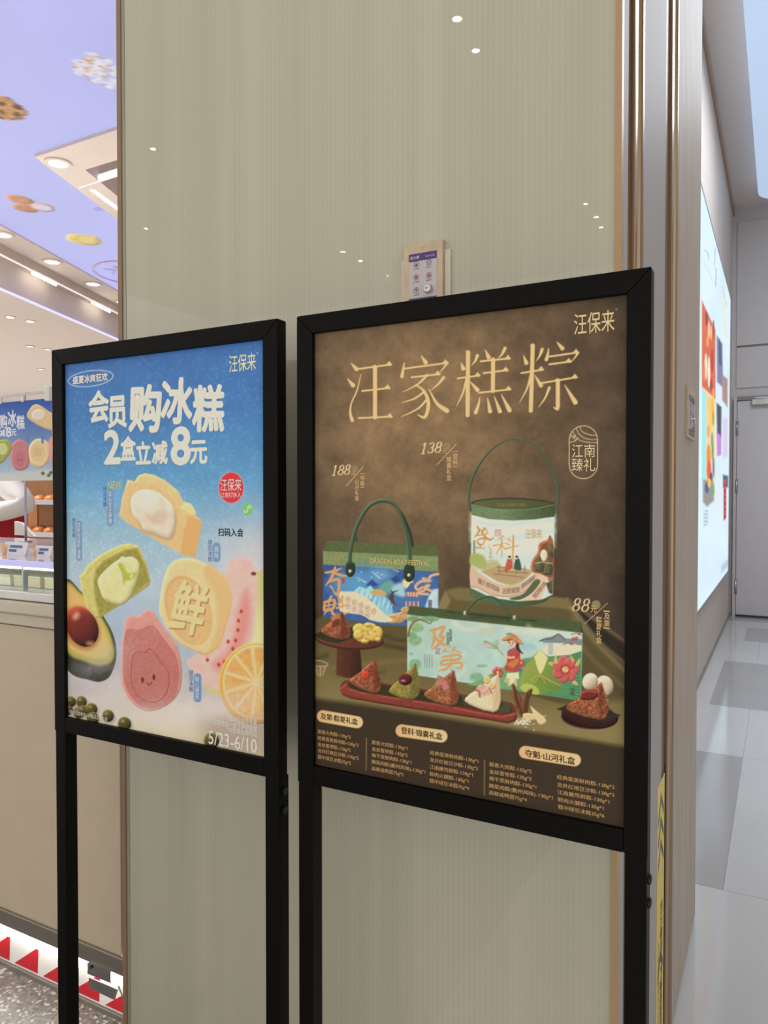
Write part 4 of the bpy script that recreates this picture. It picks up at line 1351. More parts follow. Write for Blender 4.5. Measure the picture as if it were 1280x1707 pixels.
# orange half
ocx, ocy = c3((1112, 440))[0]
lo.ell(ocx - 1, ocy + 2, 62, 68, (218, 160, 70), bev=(5, .2))
lo.ell(ocx + 1, ocy, 57.5, 63, (226, 198, 148))
for k in range(11):
    a0, a1 = 2 * math.pi * k / 11 + 0.05, 2 * math.pi * (k + 1) / 11 - 0.05
    pts = [(ocx + 7 * math.cos((a0 + a1) / 2), ocy + 8 * math.sin((a0 + a1) / 2))] + [(ocx + 53 * math.cos(a0 + (a1 - a0) * j / 5), ocy + 58 * math.sin(a0 + (a1 - a0) * j / 5)) for j in range(6)]
    lo.poly(pts, (220, 166, 92), soft=2.0, tex=(0.10, 5), grad=((226, 180, 112), (ocx, ocy), (ocx + 40, ocy + 40)))
for k in range(40):
    a, r = 6.28 * rng.random(), 14 + 34 * rng.random()
    lo.stroke([(ocx + r * math.cos(a), ocy + 1.1 * r * math.sin(a)), (ocx + (r + 6) * math.cos(a), ocy + 1.1 * (r + 6) * math.sin(a))], 0.9, (240, 212, 160), alpha=.6)
# green cake
lo.poly(c2((118, 660), (145, 635), (170, 590), (260, 520), (370, 468), (430, 462), (478, 475), (520, 560), (553, 690), (540, 720), (440, 790), (240, 915), (215, 912), (165, 855), (135, 760)), (200, 192, 114), bev=(5, .15), tex=(0.06, 5))
lo.poly(c2((205, 690), (220, 620), (270, 565), (400, 500), (470, 492), (520, 590), (548, 690), (440, 785), (240, 908), (215, 800)), (146, 136, 58), smooth=False, soft=2.5, tex=(0.14, 3), grad=((160, 150, 72), (160, 900), (240, 1010)))
lo.poly(c2((232, 680), (290, 610), (340, 570), (385, 548), (450, 545), (487, 600), (470, 690), (430, 790), (380, 835), (330, 830), (270, 800), (245, 750)), (216, 212, 150), smooth=True, bev=(9, .2), tex=(0.05, 9))
lo.poly(c2((350, 590), (375, 580), (415, 640), (470, 640), (440, 680), (400, 690), (385, 710), (370, 650)), (176, 184, 70), smooth=True, soft=2)
lo.stroke(c2((352, 600), (372, 650), (380, 705)), [1.4, 2, 1], (240, 240, 214))
lo.ell(*c2((380, 552))[0], 3, 3, (240, 240, 220), soft=2)
for q in ((430, 660), (440, 652), (436, 668), (460, 600)):
    lo.ell(*c2(q)[0], 1.3, 1.3, (244, 246, 226))
# pink cake
lo.poly(c3((420, 95), (455, 80), (480, 86), (510, 60), (535, 52), (570, 75), (592, 112), (640, 180), (690, 250), (712, 340), (712, 440), (690, 510), (640, 560), (580, 588), (520, 592), (460, 560), (410, 490), (388, 400), (392, 250), (405, 150)), (210, 146, 136), smooth=True, bev=(7, .14), tex=(0.05, 5))
fa = c3((415, 175), (440, 158), (490, 162), (540, 140), (575, 152), (612, 205), (675, 290), (697, 380), (692, 450), (670, 520), (610, 565), (530, 575), (470, 545), (425, 480), (404, 400), (405, 270))
lo.poly(fa, (192, 122, 114), smooth=True, soft=1.5, tex=(0.09, 3), grad=((182, 108, 102), (215, 1050), (290, 1170)))
L_ = smooth_loop(fa, 5)
lo.stroke(np.vstack([L_, L_[:1]]), 1.1, (176, 86, 84), smooth=False, alpha=.7)
ia = c3((455, 300), (480, 278), (515, 284), (540, 263), (570, 285), (610, 340), (640, 380), (648, 430), (635, 490), (600, 535), (550, 548), (500, 530), (465, 490), (445, 420), (448, 350))
L_ = smooth_loop(ia, 5)
lo.poly(ia, (186, 114, 106), smooth=True, tex=(0.07, 3))
lo.stroke(np.vstack([L_, L_[:1]]), 1.7, (150, 62, 62), smooth=False)
lo.stroke(np.vstack([L_, L_[:1]]) + [0.9, 1.0], .7, (226, 150, 142), smooth=False, alpha=.7)
for q in ((504, 427), (565, 412)):
    lo.ell(*c3(q)[0], 2.4, 5, (112, 44, 44)); 
lo.stroke(c3((529, 442), (540, 453), (554, 440)), 1.8, (126, 50, 48))
# cream cake with raised character
lo.poly(c2((640, 650), (680, 578), (740, 552), (820, 555), (900, 592), (1000, 660), (1030, 720), (1048, 790), (1032, 880), (1005, 980), (975, 1075), (940, 1110), (900, 1138), (860, 1135), (760, 1090), (690, 1035), (640, 960), (606, 880), (612, 780)), (228, 198, 144), smooth=True, bev=(7, .14), tex=(0.04, 6))
lo.poly(c2((900, 592), (1000, 660), (1030, 720), (1048, 790), (1032, 880), (1005, 980), (975, 1075), (940, 1110), (900, 1130), (950, 1000), (960, 880), (940, 760), (880, 660)), (218, 180, 120), smooth=True, soft=4)
rc = (100 + 783 / 3.657, 780 + 868 / 3.657)
lo.ell(*rc, 39.5, 63, (230, 200, 146), rot=-19)
lo.ell(*rc, 36.5, 60, (206, 166, 104), rot=-19, soft=2)
lo.ell(rc[0] + 1.2, rc[1] + 1.5, 34.5, 57.5, (214, 178, 120), rot=-19, soft=1.6, tex=(0.05, 4))
lo.glyph('鲜', (288, 972, 345, 1060), (168, 126, 76), rot=13, bold=0.025)
lo.glyph('鲜', (286.2, 969.6, 343.2, 1057.6), (232, 202, 146), rot=13, bold=0.025)
# mist
for u, v, ru, rv, al, cc in ((160, 1112, 40, 16, .5, (176, 168, 182)), (125, 1150, 40, 22, .55, (170, 164, 172)), (240, 1200, 70, 22, .6, (212, 204, 196)), (330, 1190, 60, 30, .5, (214, 202, 194)), (190, 1085, 30, 14, .35, (190, 184, 196)), (400, 1170, 40, 24, .4, (206, 190, 176)), (280, 1230, 90, 18, .5, (214, 204, 178)), (160, 1180, 60, 16, .45, (190, 186, 186))):
    w_ = (np.exp(-(((lo.U - u) / ru) ** 2 + ((lo.V - v) / rv) ** 2)) * al * (0.5 + fbm(lo.U, lo.V, 16, 7)))[..., None].clip(0, 1)
    lo.C = lo.C * (1 - w_) + np.array(cc) * w_
w_ = (np.exp(-(((lo.U - 395) / 62) ** 4 + ((lo.V - 1228) / 34) ** 4)) * .75)[..., None]
lo.C = lo.C * (1 - w_) + np.array((160, 140, 122)) * w_
# mung beans
for x, y, r in ((122, 543, 27), (108, 588, 25), (178, 542, 28), (165, 600, 30), (185, 590, 28), (232, 582, 31), (238, 632, 33), (320, 618, 31), (408, 660, 35), (872, 750, 40)):
    lo.ell(*c3((x + 6, y + 12))[0], r / 3.2, r / 3.6, (110, 100, 84), soft=4, alpha=.5)
    lo.ell(*c3((x, y))[0], r / 3.2, r * 1.05 / 3.2, (84, 76, 38), bev=(8, .45), rot=-20)
    lo.ell(*c3((x - r * .25, y - r * .35))[0], r * .25 / 3.2, r * .2 / 3.2, (160, 146, 96), soft=1.5)
PLb = lo.poly
# pills of the vertical captions
def pill(cv, x0, x1, y0, y1, col, alpha=1.0):
    p = cv((x0, y0), (x1, y1))
    (a, b), (c, d) = p
    r = (c - a) / 2
    sl = 0.0
    cv_.stroke([(a + r, b + r), (a + r, d - r)], 2 * r, col, alpha=alpha)
cv_ = lo
PB = (112, 146, 190)
pill(c2, 288, 327, 130, 355, PB); pill(c2, 100, 134, 320, 568, PB); pill(c2, 930, 978, 455, 575, PB); pill(c3, 778, 818, 392, 546, (104, 142, 190))
# ring around the slogan
el_ = [(151 + 37.5 * math.cos(t), 631 + 13 * math.sin(t) - 37.5 * math.cos(t) * 0.12) for t in np.linspace(0, 2 * math.pi, 60)]
lo.stroke(el_, 1.0, (226, 228, 232), smooth=False)
# red roundel and green mini badge
lo.ell(385.4, 813, 21.3, 26.3, (232, 190, 196)); lo.ell(385.4, 813, 20.6, 25.6, (206, 54, 62))
lo.ell(412.8, 848.6, 8.8, 10.8, (120, 190, 104))
q8 = crop(330, 740, 9.483)
lo.stroke(q8((735, 1050), (735, 1080), (765, 1080), (785, 1040), (785, 1010), (800, 980), (830, 975), (835, 1005), (810, 1015)), 1.5, (206, 226, 214))
gy_ = lo.C.mean(-1, keepdims=True)
lo.C = gy_ + (lo.C - gy_) * 0.95
lpo_ = lo.build('poster', print_mat('blue poster print', 0, 0.4), LS, GL)
HW = (236, 226, 210)
Lt = lambda b, u0, u1, v0, v1, c=HW, **k: letters(b, u0, u1, v0, v1, PYL, c, lpo_, 1.3, **k)
for b, x0, x1, y0, y1, r in (('会', 217, 327, 385, 560, 2), ('员', 320, 422, 414, 588, 0), ('购', 432, 606, 352, 612, -3), ('冰', 604, 775, 316, 568, -4), ('糕', 770, 944, 354, 610, -2),
                             ('2', 299, 388, 595, 782, 0), ('盒', 387, 470, 630, 762, 0), ('立', 468, 550, 657, 782, 0), ('减', 554, 640, 655, 782, 0), ('8', 654, 763, 577, 788, 0), ('元', 758, 851, 652, 780, 0)):
    (u0, v0), (u1, v1) = c1((x0, y0), (x1, y1))
    Lt(b, u0, u1, v0, v1, rot=r, bold=0.035 if b not in '28' else 0.03)
Lt('盛夏冰爽狂欢', 121.5, 180, 624, 638, (222, 216, 206), bold=0.03)
Lt('汪保来', 382, 427, 590, 619, (240, 222, 178), bold=0.008)
Lt('°', 428, 430.5, 587.5, 590.5, (220, 214, 196))
Lt('NEW', 179, 204.5, 802.5, 814.5, (232, 208, 96), shear=0.2)
BI = (78, 112, 168)
for b, x0, x1, y0, y1, cv in (('绿豆冰糕', 263, 285, 112, 236, c2), ('绿豆冰糕', 75, 95, 305, 425, c2), ('绿豆冰糕', 902, 928, 437, 572, c2), ('绿豆冰糕', 752, 775, 374, 490, c3)):
    (u0, v0), (u1, v1) = cv((x0, y0), (x1, y1)); Lt(b, u0, u1, v0, v1, BI, vert=True)
for b, x0, x1, y0, y1, cv in (('软心芝士柠檬', 297, 318, 145, 340, c2), ('羽衣甘蓝牛油果', 107, 127, 336, 556, c2), ('原味', 942, 968, 480, 552, c2), ('粉心芭乐', 786, 808, 408, 532, c3)):
    (u0, v0), (u1, v1) = cv((x0, y0), (x1, y1)); Lt(b, u0, u1, v0, v1, (226, 228, 232), vert=True, bold=.01)
Lt('汪保来', 367.4, 402.8, 798, 818.6, (246, 232, 220)); Lt('江南打饼人', 368.2, 402, 821, 829.4, (246, 232, 220))
Lt('扫码入会', 363.7, 405.7, 880.5, 894.5, (24, 30, 38), bold=0.015)
Lt('5/23-6/10', 348, 428.4, 1225, 1248, (240, 236, 230), bold=0.005)
Lt('*活动仅会员专享', 378.4, 428.4, 1196, 1206, (236, 228, 218)); Lt('*不与其他线上线下活动同享', 346.3, 428.4, 1203.5, 1213.5, (236, 228, 218)); Lt('*同款或混搭均可', 378.4, 428.4, 1215, 1224.5, (236, 228, 218))
Lt('*图片仅供参考，产品以实物为准', 115, 179, 1189, 1196.5, (230, 226, 220))

# ------------------------------------------------------------------ brown poster
GR = 1.55
PYR = RYF + 0.0085
ro = Print((-0.728 + 0.0305, PYR, 0.813 + 0.0305), (0.728 - 0.1555 - 0.061, 0, 0), (0, 0, 0.795 - 0.061), 520, 740)
U, V = ro.U, ro.V
T = np.linspace(1, 0, ro.ny)[:, None] * np.ones((1, ro.nx)); S = np.linspace(0, 1, ro.nx)[None, :] * np.ones((ro.ny, 1))
g = np.exp(-(((S - 0.38) / 0.55) ** 2 + ((T - 0.20) / 0.38) ** 2))[..., None]
ro.C[:] = np.array((58, 47, 38)) * (1 - g) + np.array((134, 107, 74)) * g
ro.C *= (0.78 + 0.44 * fbm(U, V, 34, 2, 5))[..., None]
ro.C *= (0.95 + 0.10 * fbm(U, V, 5, 9, 2))[..., None]
k4 = crop(490, 440, 2.1333); k5 = crop(510, 700, 4.414); k6 = crop(760, 700, 4.267); k7 = crop(520, 820, 5.333)
k8 = crop(660, 980, 3.765); kt = crop(510, 1020, 4.571); ku = crop(760, 1040, 4.267); kl = crop(510, 1160, 4.571); km = crop(770, 1200, 4.0); k9 = crop(930, 960, 9.846)
# draped cloth
OL, OD = (112, 98, 58), (60, 51, 32)
ro.poly([(510, 1042), (545, 1022), (580, 1030), (735, 1045), (1060, 1110), (1060, 1260), (510, 1180)], (92, 80, 46), soft=2, grad=((126, 112, 66), (700, 1060), (690, 1200)))
ro.poly([(730, 1010), (741, 984), (762, 978), (860, 985), (945, 997), (962, 1010), (990, 1050), (1060, 1130), (1060, 1230), (960, 1180), (700, 1110)], (98, 86, 50), soft=1.5, grad=((84, 73, 44), (800, 990), (980, 1180)))
ro.poly([(742, 986), (764, 980), (945, 998), (965, 1018), (930, 1014), (760, 1000)], (118, 104, 64), soft=2)
ro.poly([(735, 1000), (742, 986), (752, 1000), (744, 1016), (728, 1018)], (132, 116, 74), soft=2)
ro.poly([(948, 998), (1060, 1095), (1060, 1125), (1000, 1075), (958, 1016)], (44, 37, 28), soft=3)
for pts, w, c in ((((946, 998), (990, 1032), (1046, 1072)), 2, (140, 124, 84)), (((950, 1012), (985, 1062), (1045, 1122)), 5, (134, 118, 74)), (((962, 1022), (1000, 1070), (1045, 1108)), 2.5, (150, 134, 92)), (((955, 1030), (975, 1085), (1045, 1150)), 4, (116, 102, 62)),
                  (((524, 1060), (560, 1040), (620, 1048)), 4, (112, 98, 60)), (((524, 1118), (600, 1108), (680, 1100)), 6, (120, 106, 64)), (((640, 1075), (680, 1082), (685, 1075)), 5, (58, 50, 32)), (((524, 1100), (545, 1092)), 6, (70, 60, 36)), (((620, 1052), (660, 1066), (684, 1068)), 5, (66, 57, 36)), (((524, 1135), (560, 1130), (640, 1120)), 5, (84, 74, 44))):
    ro.stroke(pts, w, c, soft=4, alpha=.8)
edge = [(515, 1163), (600, 1174), (700, 1190), (790, 1205), (880, 1219), (960, 1231), (1050, 1246)]
ro.poly([(515, 1120), (700, 1150), (900, 1180), (1050, 1165)] + edge[::-1], (122, 108, 64), soft=8, grad=((134, 119, 74), (700, 1150), (696, 1195)))
ro.poly(edge + [(1060, 1420), (500, 1420)], (58, 48, 34), soft=5, grad=((62, 49, 37), (700, 1200), (680, 1330)))
CAL = (206, 152, 94)


def brush(cv, col, w, strokes):
    for p in strokes:
        n = len(p)
        ro.stroke(cv(*p), [w * (0.75 if i == 0 else 0.35 if i == n - 1 else 1.0) for i in range(n)], col)


# ---- round drum box
ro.stroke(k6((100, 640), (92, 520), (130, 380), (230, 230), (330, 157), (420, 138), (530, 162), (620, 242), (690, 370), (722, 490), (722, 620), (705, 800)), [4, 4, 4, 3.2, 2.4, 2, 2.4, 3.2, 4, 4.4, 4.2, 3], (68, 88, 64), bev=(2, .35))
ro.poly(k6((102, 700), (112, 640), (700, 640), (690, 1240), (640, 1290), (560, 1316), (440, 1328), (330, 1324), (230, 1305), (150, 1280), (100, 1250)), (82, 104, 74), grad=((56, 78, 50), (790, 900), (925, 900)), tex=(.1, 3), smooth=False)
lab = k6((110, 672), (230, 706), (400, 716), (560, 710), (700, 682), (690, 1240), (620, 1275), (440, 1290), (250, 1265), (104, 1195))
ro.poly(lab, (196, 212, 200), soft=.8)
ro.poly(k6((110, 672), (230, 706), (400, 716), (560, 710), (700, 682), (696, 900), (400, 960), (108, 860)), (222, 216, 196), soft=6)
for pts, w, c, a in ((((150, 730), (300, 745), (480, 735), (690, 715)), 6, (176, 206, 206), .8), (((250, 850), (450, 830), (600, 800), (690, 790)), 9, (178, 208, 206), .7), (((420, 900), (560, 880), (680, 850)), 6, (190, 214, 210), .7), (((110, 780), (200, 790), (330, 780)), 5, (196, 214, 206), .6)):
    ro.stroke(k6(*pts), w, c, soft=4, alpha=a)
ro.poly(k6((106, 960), (150, 950), (200, 970), (225, 1010), (290, 1000), (330, 1040), (420, 1060), (540, 1080), (420, 1180), (300, 1150), (200, 1080), (106, 1030)), (174, 178, 118), smooth=True, soft=2.5)
ro.poly(k6((108, 965), (150, 952), (195, 975), (215, 1040), (170, 1050), (108, 1020)), (160, 172, 96), smooth=True, soft=1.5)
for y, w in ((950, 10), (975, 18), (1000, 24), (1020, 20)):
    ro.stroke(k6((246 - w, y), (246 + w, y)), 1.4, (168, 168, 130))
ro.stroke(k6((246, 925), (246, 1020)), 3, (186, 180, 140))
ro.ell(*k6((246, 900))[0], 4, 4, (206, 180, 150)); ro.ell(*k6((250, 896))[0], 3.4, 3.4, (216, 212, 196))
ro.poly(k6((180, 1080), (300, 1040), (400, 1075), (520, 1065), (540, 1085), (480, 1140), (400, 1170), (300, 1150)), (180, 150, 110), soft=1)
for a, b in (((290, 1045), (500, 1062)), ((300, 1075), (510, 1090)), ((270, 1095), (480, 1120))):
    ro.stroke(k6(a, b), 1.1, (128, 100, 70))
for x in (305, 360, 430, 488):
    ro.stroke(k6((x, 1040), (x + 2, 1090)), 1.6, (140, 110, 76))
ro.poly(k6((345, 1070), (360, 1010), (372, 985), (395, 990), (402, 1045), (370, 1072)), (196, 82, 62), smooth=True)
ro.poly(k6((412, 1055), (418, 1010), (428, 985), (450, 990), (465, 1065), (430, 1066)), (64, 84, 74), smooth=True)
for x, y in ((381, 982), (432, 982)):
    ro.ell(*k6((x, y))[0], 2, 2.3, (228, 190, 160)); ro.ell(*k6((x, y - 9))[0], 2.4, 1.6, (40, 34, 34))
ro.stroke(k6((408, 960), (408, 1050)), .9, (196, 140, 80))
ro.poly(k6((104, 1040), (170, 1090), (260, 1150), (360, 1182), (450, 1170), (540, 1110), (570, 1085), (640, 1105), (560, 1170), (470, 1235), (380, 1262), (250, 1245), (150, 1195), (104, 1190)), (206, 176, 146), smooth=True, soft=.8)
ro.stroke(k6((104, 1185), (150, 1190), (250, 1240), (380, 1256), (470, 1228), (560, 1165)), 1.2, (172, 136, 104))
ro.poly(k6((590, 1100), (650, 1100), (640, 1190), (600, 1280), (450, 1288), (540, 1230)), (212, 184, 156), smooth=False)
ro.poly(k6((560, 1140), (600, 1150), (540, 1230), (450, 1280), (380, 1270), (480, 1235)), (84, 98, 66), smooth=True)
ro.poly(k6((690, 860), (640, 855), (590, 880), (580, 940), (545, 990), (530, 1050), (550, 1085), (640, 1100), (655, 1140), (690, 1140)), (168, 112, 78), smooth=True, bev=(3, .2))
ro.poly(k6((690, 880), (645, 872), (606, 895), (598, 950), (560, 1000), (550, 1050), (580, 1080), (690, 1110)), (132, 76, 50), smooth=True, soft=1)
ro.ell(*k6((625, 965))[0], 6, 10, (222, 206, 180), bev=(4, .2)); ro.ell(*k6((668, 880))[0], 3.5, 14, (150, 96, 58))
for pts in (((555, 1075), (585, 980), (600, 970), (625, 1040), (622, 1080)), ((618, 1100), (650, 975), (668, 985), (688, 1050), (680, 1100)), ((655, 950), (668, 880), (688, 890), (690, 990))):
    ro.poly(k6(*pts), (74, 82, 56), bev=(3, .3)); a, b, c_ = pts[0], pts[1], pts[-1]
    for j in range(3):
        ro.stroke(k6((a[0] + 12 + 12 * j, a[1] - 10), (b[0] + 6 * j, b[1] + 20)), .8, (116, 122, 88))
for a, b in (((565, 1020), (622, 1010)), ((632, 1015), (684, 1020))):
    ro.stroke(k6(a, b), 1.6, (196, 164, 116))
ro.poly(k6((640, 1160), (690, 1140), (688, 1240), (660, 1230)), (90, 78, 54), tex=(.3, 3))
brush(k6, (196, 142, 78), 3.4, [[(150, 757), (165, 790), (128, 838)], [(165, 778), (200, 800)], [(207, 770), (185, 802), (235, 852), (270, 835)], [(150, 822), (195, 818)], [(158, 850), (205, 842), (195, 878)], [(150, 862), (170, 890), (200, 880)], [(145, 908), (205, 913)], [(178, 885), (172, 908)], [(200, 770), (222, 790)], [(225, 800), (205, 822)]])
brush(k6, (204, 152, 84), 3.4, [[(335, 828), (298, 852)], [(268, 893), (352, 878)], [(325, 850), (326, 975)], [(322, 890), (288, 952)], [(333, 898), (352, 922)], [(372, 848), (392, 866)], [(364, 880), (384, 894)], [(350, 917), (445, 893)], [(408, 822), (406, 900), (402, 1000)]])
ro.poly(k6((278, 780), (320, 780), (320, 828), (278, 828)), (178, 128, 128)); ro.glyph('江南', (826.5, 884, 834, 888.5), (232, 220, 206)); ro.glyph('臻礼', (826.5, 889, 834, 893.5), (232, 220, 206))
ro.glyph('汪保来', (876, 882, 903, 898), (184, 140, 96))
ro.glyph('藏八珍风味', (797, 971, 832, 980), (84, 62, 50), slope=.45, alpha=.75); ro.glyph('石桥烟贺', (838, 980, 866, 989), (84, 62, 50), slope=-.1, alpha=.75); ro.glyph('登科前程', (869, 966, 891, 974), (84, 62, 50), slope=-.75, alpha=.75)
ro.glyph('登科及第步步高', (884, 980, 914, 987), (84, 62, 50), rot=-52, alpha=.75)
ro.glyph('江南珍味集', (788.5, 901, 792, 922), (110, 90, 76))
ro.poly(k6((112, 600), (250, 630), (405, 640), (560, 632), (700, 604), (700, 688), (560, 706), (405, 714), (240, 704), (112, 676)), (104, 128, 90), smooth=False, grad=((62, 80, 50), (840, 850), (925, 850)), tex=(.16, 2.2))
cc = k6((405, 597))[0]
ro.ell(*cc, 297 / 4.267, 42 / 4.267, (44, 52, 36), rot=1); ro.ell(cc[0], cc[1] + .6, 285 / 4.267, 36 / 4.267, (88, 94, 54), rot=1, grad=((74, 80, 46), (800, 840), (920, 840)))
ro.glyph('汪保来', (828, 838.5, 877, 844.5), (150, 116, 66), alpha=.7)
ro.stroke(k6((112, 602), (250, 630), (405, 638), (560, 632), (700, 604)), .8, (142, 164, 116))
# ---- blue dragon boat box
ro.poly(k7((120, 480), (135, 433), (1120, 475), (1127, 575), (98, 525)), (86, 98, 56), tex=(.1, 3))
ro.poly(k7((98, 525), (1122, 575), (1122, 712), (98, 648)), (122, 142, 92), tex=(.14, 2.4))
ro.poly(k7((98, 648), (1122, 712), (1122, 1040), (840, 1040), (840, 1190), (600, 1180), (98, 1110)), (48, 84, 150), grad=((58, 100, 162), (560, 950), (700, 1000)), tex=(.2, 12))
for x, y, r, c in ((480, 740, 26, (70, 130, 186)), (330, 830, 30, (96, 160, 196)), (620, 740, 16, (120, 176, 206)), (420, 820, 22, (80, 150, 196))):
    ro.ell(*k7((x, y))[0], r, r * .7, c, soft=12, alpha=.75)
for a, b in (((395, 760), (480, 805)), ((530, 705), (605, 770)), ((720, 690), (770, 710))):
    ro.stroke(k7(a, b), [.5, 1.2], (226, 232, 236))
for x, y in ((440, 715), (530, 757), (620, 735), (415, 790), (580, 720)):
    ro.ell(*k7((x, y))[0], .9, .9, (220, 230, 240))
ro.poly(k7((480, 830), (535, 778), (590, 830), (640, 790), (740, 740), (800, 790), (810, 900), (840, 1040), (640, 1100), (560, 960)), (66, 110, 170), smooth=False, soft=1)
ro.poly(k7((700, 780), (750, 738), (805, 810), (790, 850), (740, 830)), (46, 70, 140)); ro.poly(k7((480, 830), (535, 780), (590, 830), (540, 840)), (50, 70, 140))
ro.poly(k7((590, 850), (660, 790), (720, 800), (760, 870), (700, 900), (620, 900)), (96, 160, 150), smooth=True, soft=3)
ro.poly(k7((720, 840), (800, 810), (830, 930), (720, 900)), (150, 196, 206), smooth=True, soft=3)
ro.poly(k7((350, 900), (420, 840), (480, 860), (520, 830), (560, 880), (540, 960), (420, 930)), (150, 206, 222), smooth=False, soft=1.5)
ro.poly(k7((530, 960), (600, 910), (680, 960), (720, 1080), (660, 1110), (580, 1060)), (130, 190, 214), smooth=True, soft=2)
for k in range(16):
    x, y = 430 + 20 * k, 860 + 10 * (k % 5) + 6 * k
    ro.stroke(k7((x, y), (x - 14, y + 46), (x - 26, y + 80)), [1, 1.4, .6], (214, 234, 238) if k % 2 else (92, 150, 196), alpha=.8)
ro.poly(k7((520, 890), (560, 865), (620, 870), (660, 905), (650, 925), (580, 925), (525, 910)), (196, 162, 96), smooth=True)
for pts in (((680, 940), (705, 900), (700, 870), (715, 885), (770, 875), (725, 900), (735, 990), (775, 1010), (720, 1000)),):
    ro.poly(k7(*pts), (86, 68, 50))
ro.ell(*k7((850, 810))[0], 9, 9, (236, 210, 156), soft=2)
# pagoda
ro.poly(k7((820, 890), (850, 850), (885, 800), (925, 850), (970, 885)), (66, 98, 150)); ro.poly(k7((835, 890), (955, 890), (945, 935), (845, 930)), (196, 120, 90))
for x in (855, 880, 905, 930):
    ro.stroke(k7((x, 895), (x, 930)), 1.4, (236, 214, 170))
ro.poly(k7((785, 965), (840, 930), (945, 935), (985, 970), (980, 978), (790, 970)), (70, 110, 164)); ro.poly(k7((830, 975), (955, 980), (950, 1040), (840, 1040)), (190, 120, 110), alpha=.6)
for x in (835, 870, 905, 945):
    ro.stroke(k7((x, 975), (x, 1035)), 1.6, (222, 190, 160))
for pts, w in ((((1120, 730), (1060, 745), (1030, 780), (990, 770), (1000, 790), (1050, 790)), 5), (((1020, 790), (960, 800), (920, 840), (940, 870), (980, 850)), 5), (((1060, 880), (1000, 850), (1040, 830), (990, 880), (940, 900), (1030, 910)), 5)):
    ro.stroke(k7(*pts), w, (196, 152, 112)); ro.stroke(k7(*pts), 1, (226, 190, 150))
ro.poly(k7((1122, 860), (1080, 865), (1040, 920), (1000, 1035), (1122, 1040)), (176, 206, 220), smooth=False, soft=1.5, tex=(.1, 5))
ro.glyph('魁星', (714, 1000, 720, 1013), (40, 40, 60))
for x, y, r in ((760, 1120, 70), (820, 1100, 60), (720, 1130, 60), (830, 1050, 40)):
    ro.ell(*k7((x, y))[0], r / 5.333, r / 8, (196, 156, 100), bev=(4, .15))
    ro.stroke([k7((x + r * .6 * math.cos(t), y + r * .35 * math.sin(t)))[0] for t in np.linspace(3.3, 6, 8)], .7, (150, 106, 64))
ro.poly(k7((240, 900), (300, 885), (380, 890), (480, 935), (560, 1000), (640, 1080), (720, 1140), (640, 1160), (520, 1140), (440, 1095), (340, 1080), (250, 1060)), (222, 204, 170), smooth=True, soft=1)
for i in range(9):
    x, y = 320 + 57 * (i % 5), 957 + 26 * (i % 5) + (60 if i > 4 else 0)
    a = np.linspace(0, 6.3, 14)
    ro.stroke([k7((x + 21 * math.cos(t), y + 24 * math.sin(t)))[0] for t in a], .8, (170, 116, 110), smooth=False)
    ro.stroke(k7((x - 6, y - 8), (x + 4, y + 10)), 1, (160, 110, 110)); ro.stroke(k7((x + 8, y - 8), (x - 4, y + 2)), .9, (160, 110, 110))
brush(k7, CAL, 5.2, [[(120, 718), (200, 704), (262, 676)], [(205, 672), (175, 760), (122, 832)], [(205, 722), (260, 742), (318, 748)], [(150, 800), (225, 775), (252, 800)], [(238, 782), (240, 860), (222, 912), (188, 880)], [(165, 840), (192, 872)]])
brush(k7, CAL, 5.0, [[(172, 928), (150, 968), (104, 985)], [(115, 975), (112, 1050), (188, 1032), (196, 962), (120, 985)], [(115, 1015), (190, 1000)], [(150, 965), (150, 1030)], [(140, 1040), (108, 1092)], [(175, 1040), (188, 1085), (240, 1098), (332, 1068)], [(235, 938), (250, 975), (225, 1000)], [(268, 930), (272, 1035)], [(222, 1032), (312, 1000)]])
ro.poly(k7((268, 770), (290, 770), (290, 815), (268, 812)), (176, 60, 60))
ro.stroke(k7((400, 440), (385, 360), (410, 260), (500, 130)), 3.5, (52, 74, 48)); ro.stroke(k7((895, 480), (870, 360), (800, 200), (720, 110)), 4.4, (38, 54, 36))
hnd = k7((335, 610), (345, 500), (400, 300), (500, 135), (620, 78), (740, 120), (820, 300), (858, 480), (872, 620))
ro.stroke(hnd, [7, 6.6, 6.2, 6, 6.4, 6.2, 6.2, 6.4, 7], (68, 90, 64), bev=(3, .4))
for x, y, a, b in ((340, 690, 44, 62), (863, 722, 50, 74)):
    ro.poly(k7((x - a * .6, y - b), (x + a * .7, y - b), (x + a, y - b * .3), (x + a * .9, y + b * .5), (x + a * .3, y + b), (x - a * .4, y + b), (x - a, y + b * .4), (x - a, y - b * .3)), (40, 58, 38), smooth=True, bev=(4, .3))
    ro.ell(*k7((x - 2, y + b * .25))[0], 2.6, 2.8, (200, 196, 186), bev=(2, .3))
# ---- green gift box
ro.poly(k8((70, 168), (85, 113), (1160, 213), (1172, 278)), (72, 86, 54), tex=(.08, 3))
ro.poly(k8((1160, 213), (1172, 278), (1166, 705), (1162, 708)), (52, 60, 40))
ro.stroke(k8((320, 150), (880, 207)), 1.6, (38, 46, 30))
ro.glyph('江南臻礼 夏日好粽', (782, 1024, 850, 1033), (56, 62, 40), slope=.09)
GB = k8((70, 168), (1170, 283), (1162, 706), (70, 540))
ro.poly(GB, (166, 196, 184), grad=((176, 204, 196), (690, 1060), (960, 1100)), tex=(.05, 14))
for pts, w, a in ((((360, 220), (450, 260), (560, 240)), 7, .6), (((700, 260), (800, 280), (900, 270), (1100, 300)), 9, .6), (((400, 480), (430, 520), (360, 560)), 5, .5), (((830, 240), (900, 300), (960, 290)), 6, .5)):
    ro.stroke(k8(*pts), w, (212, 212, 186), soft=4, alpha=a)
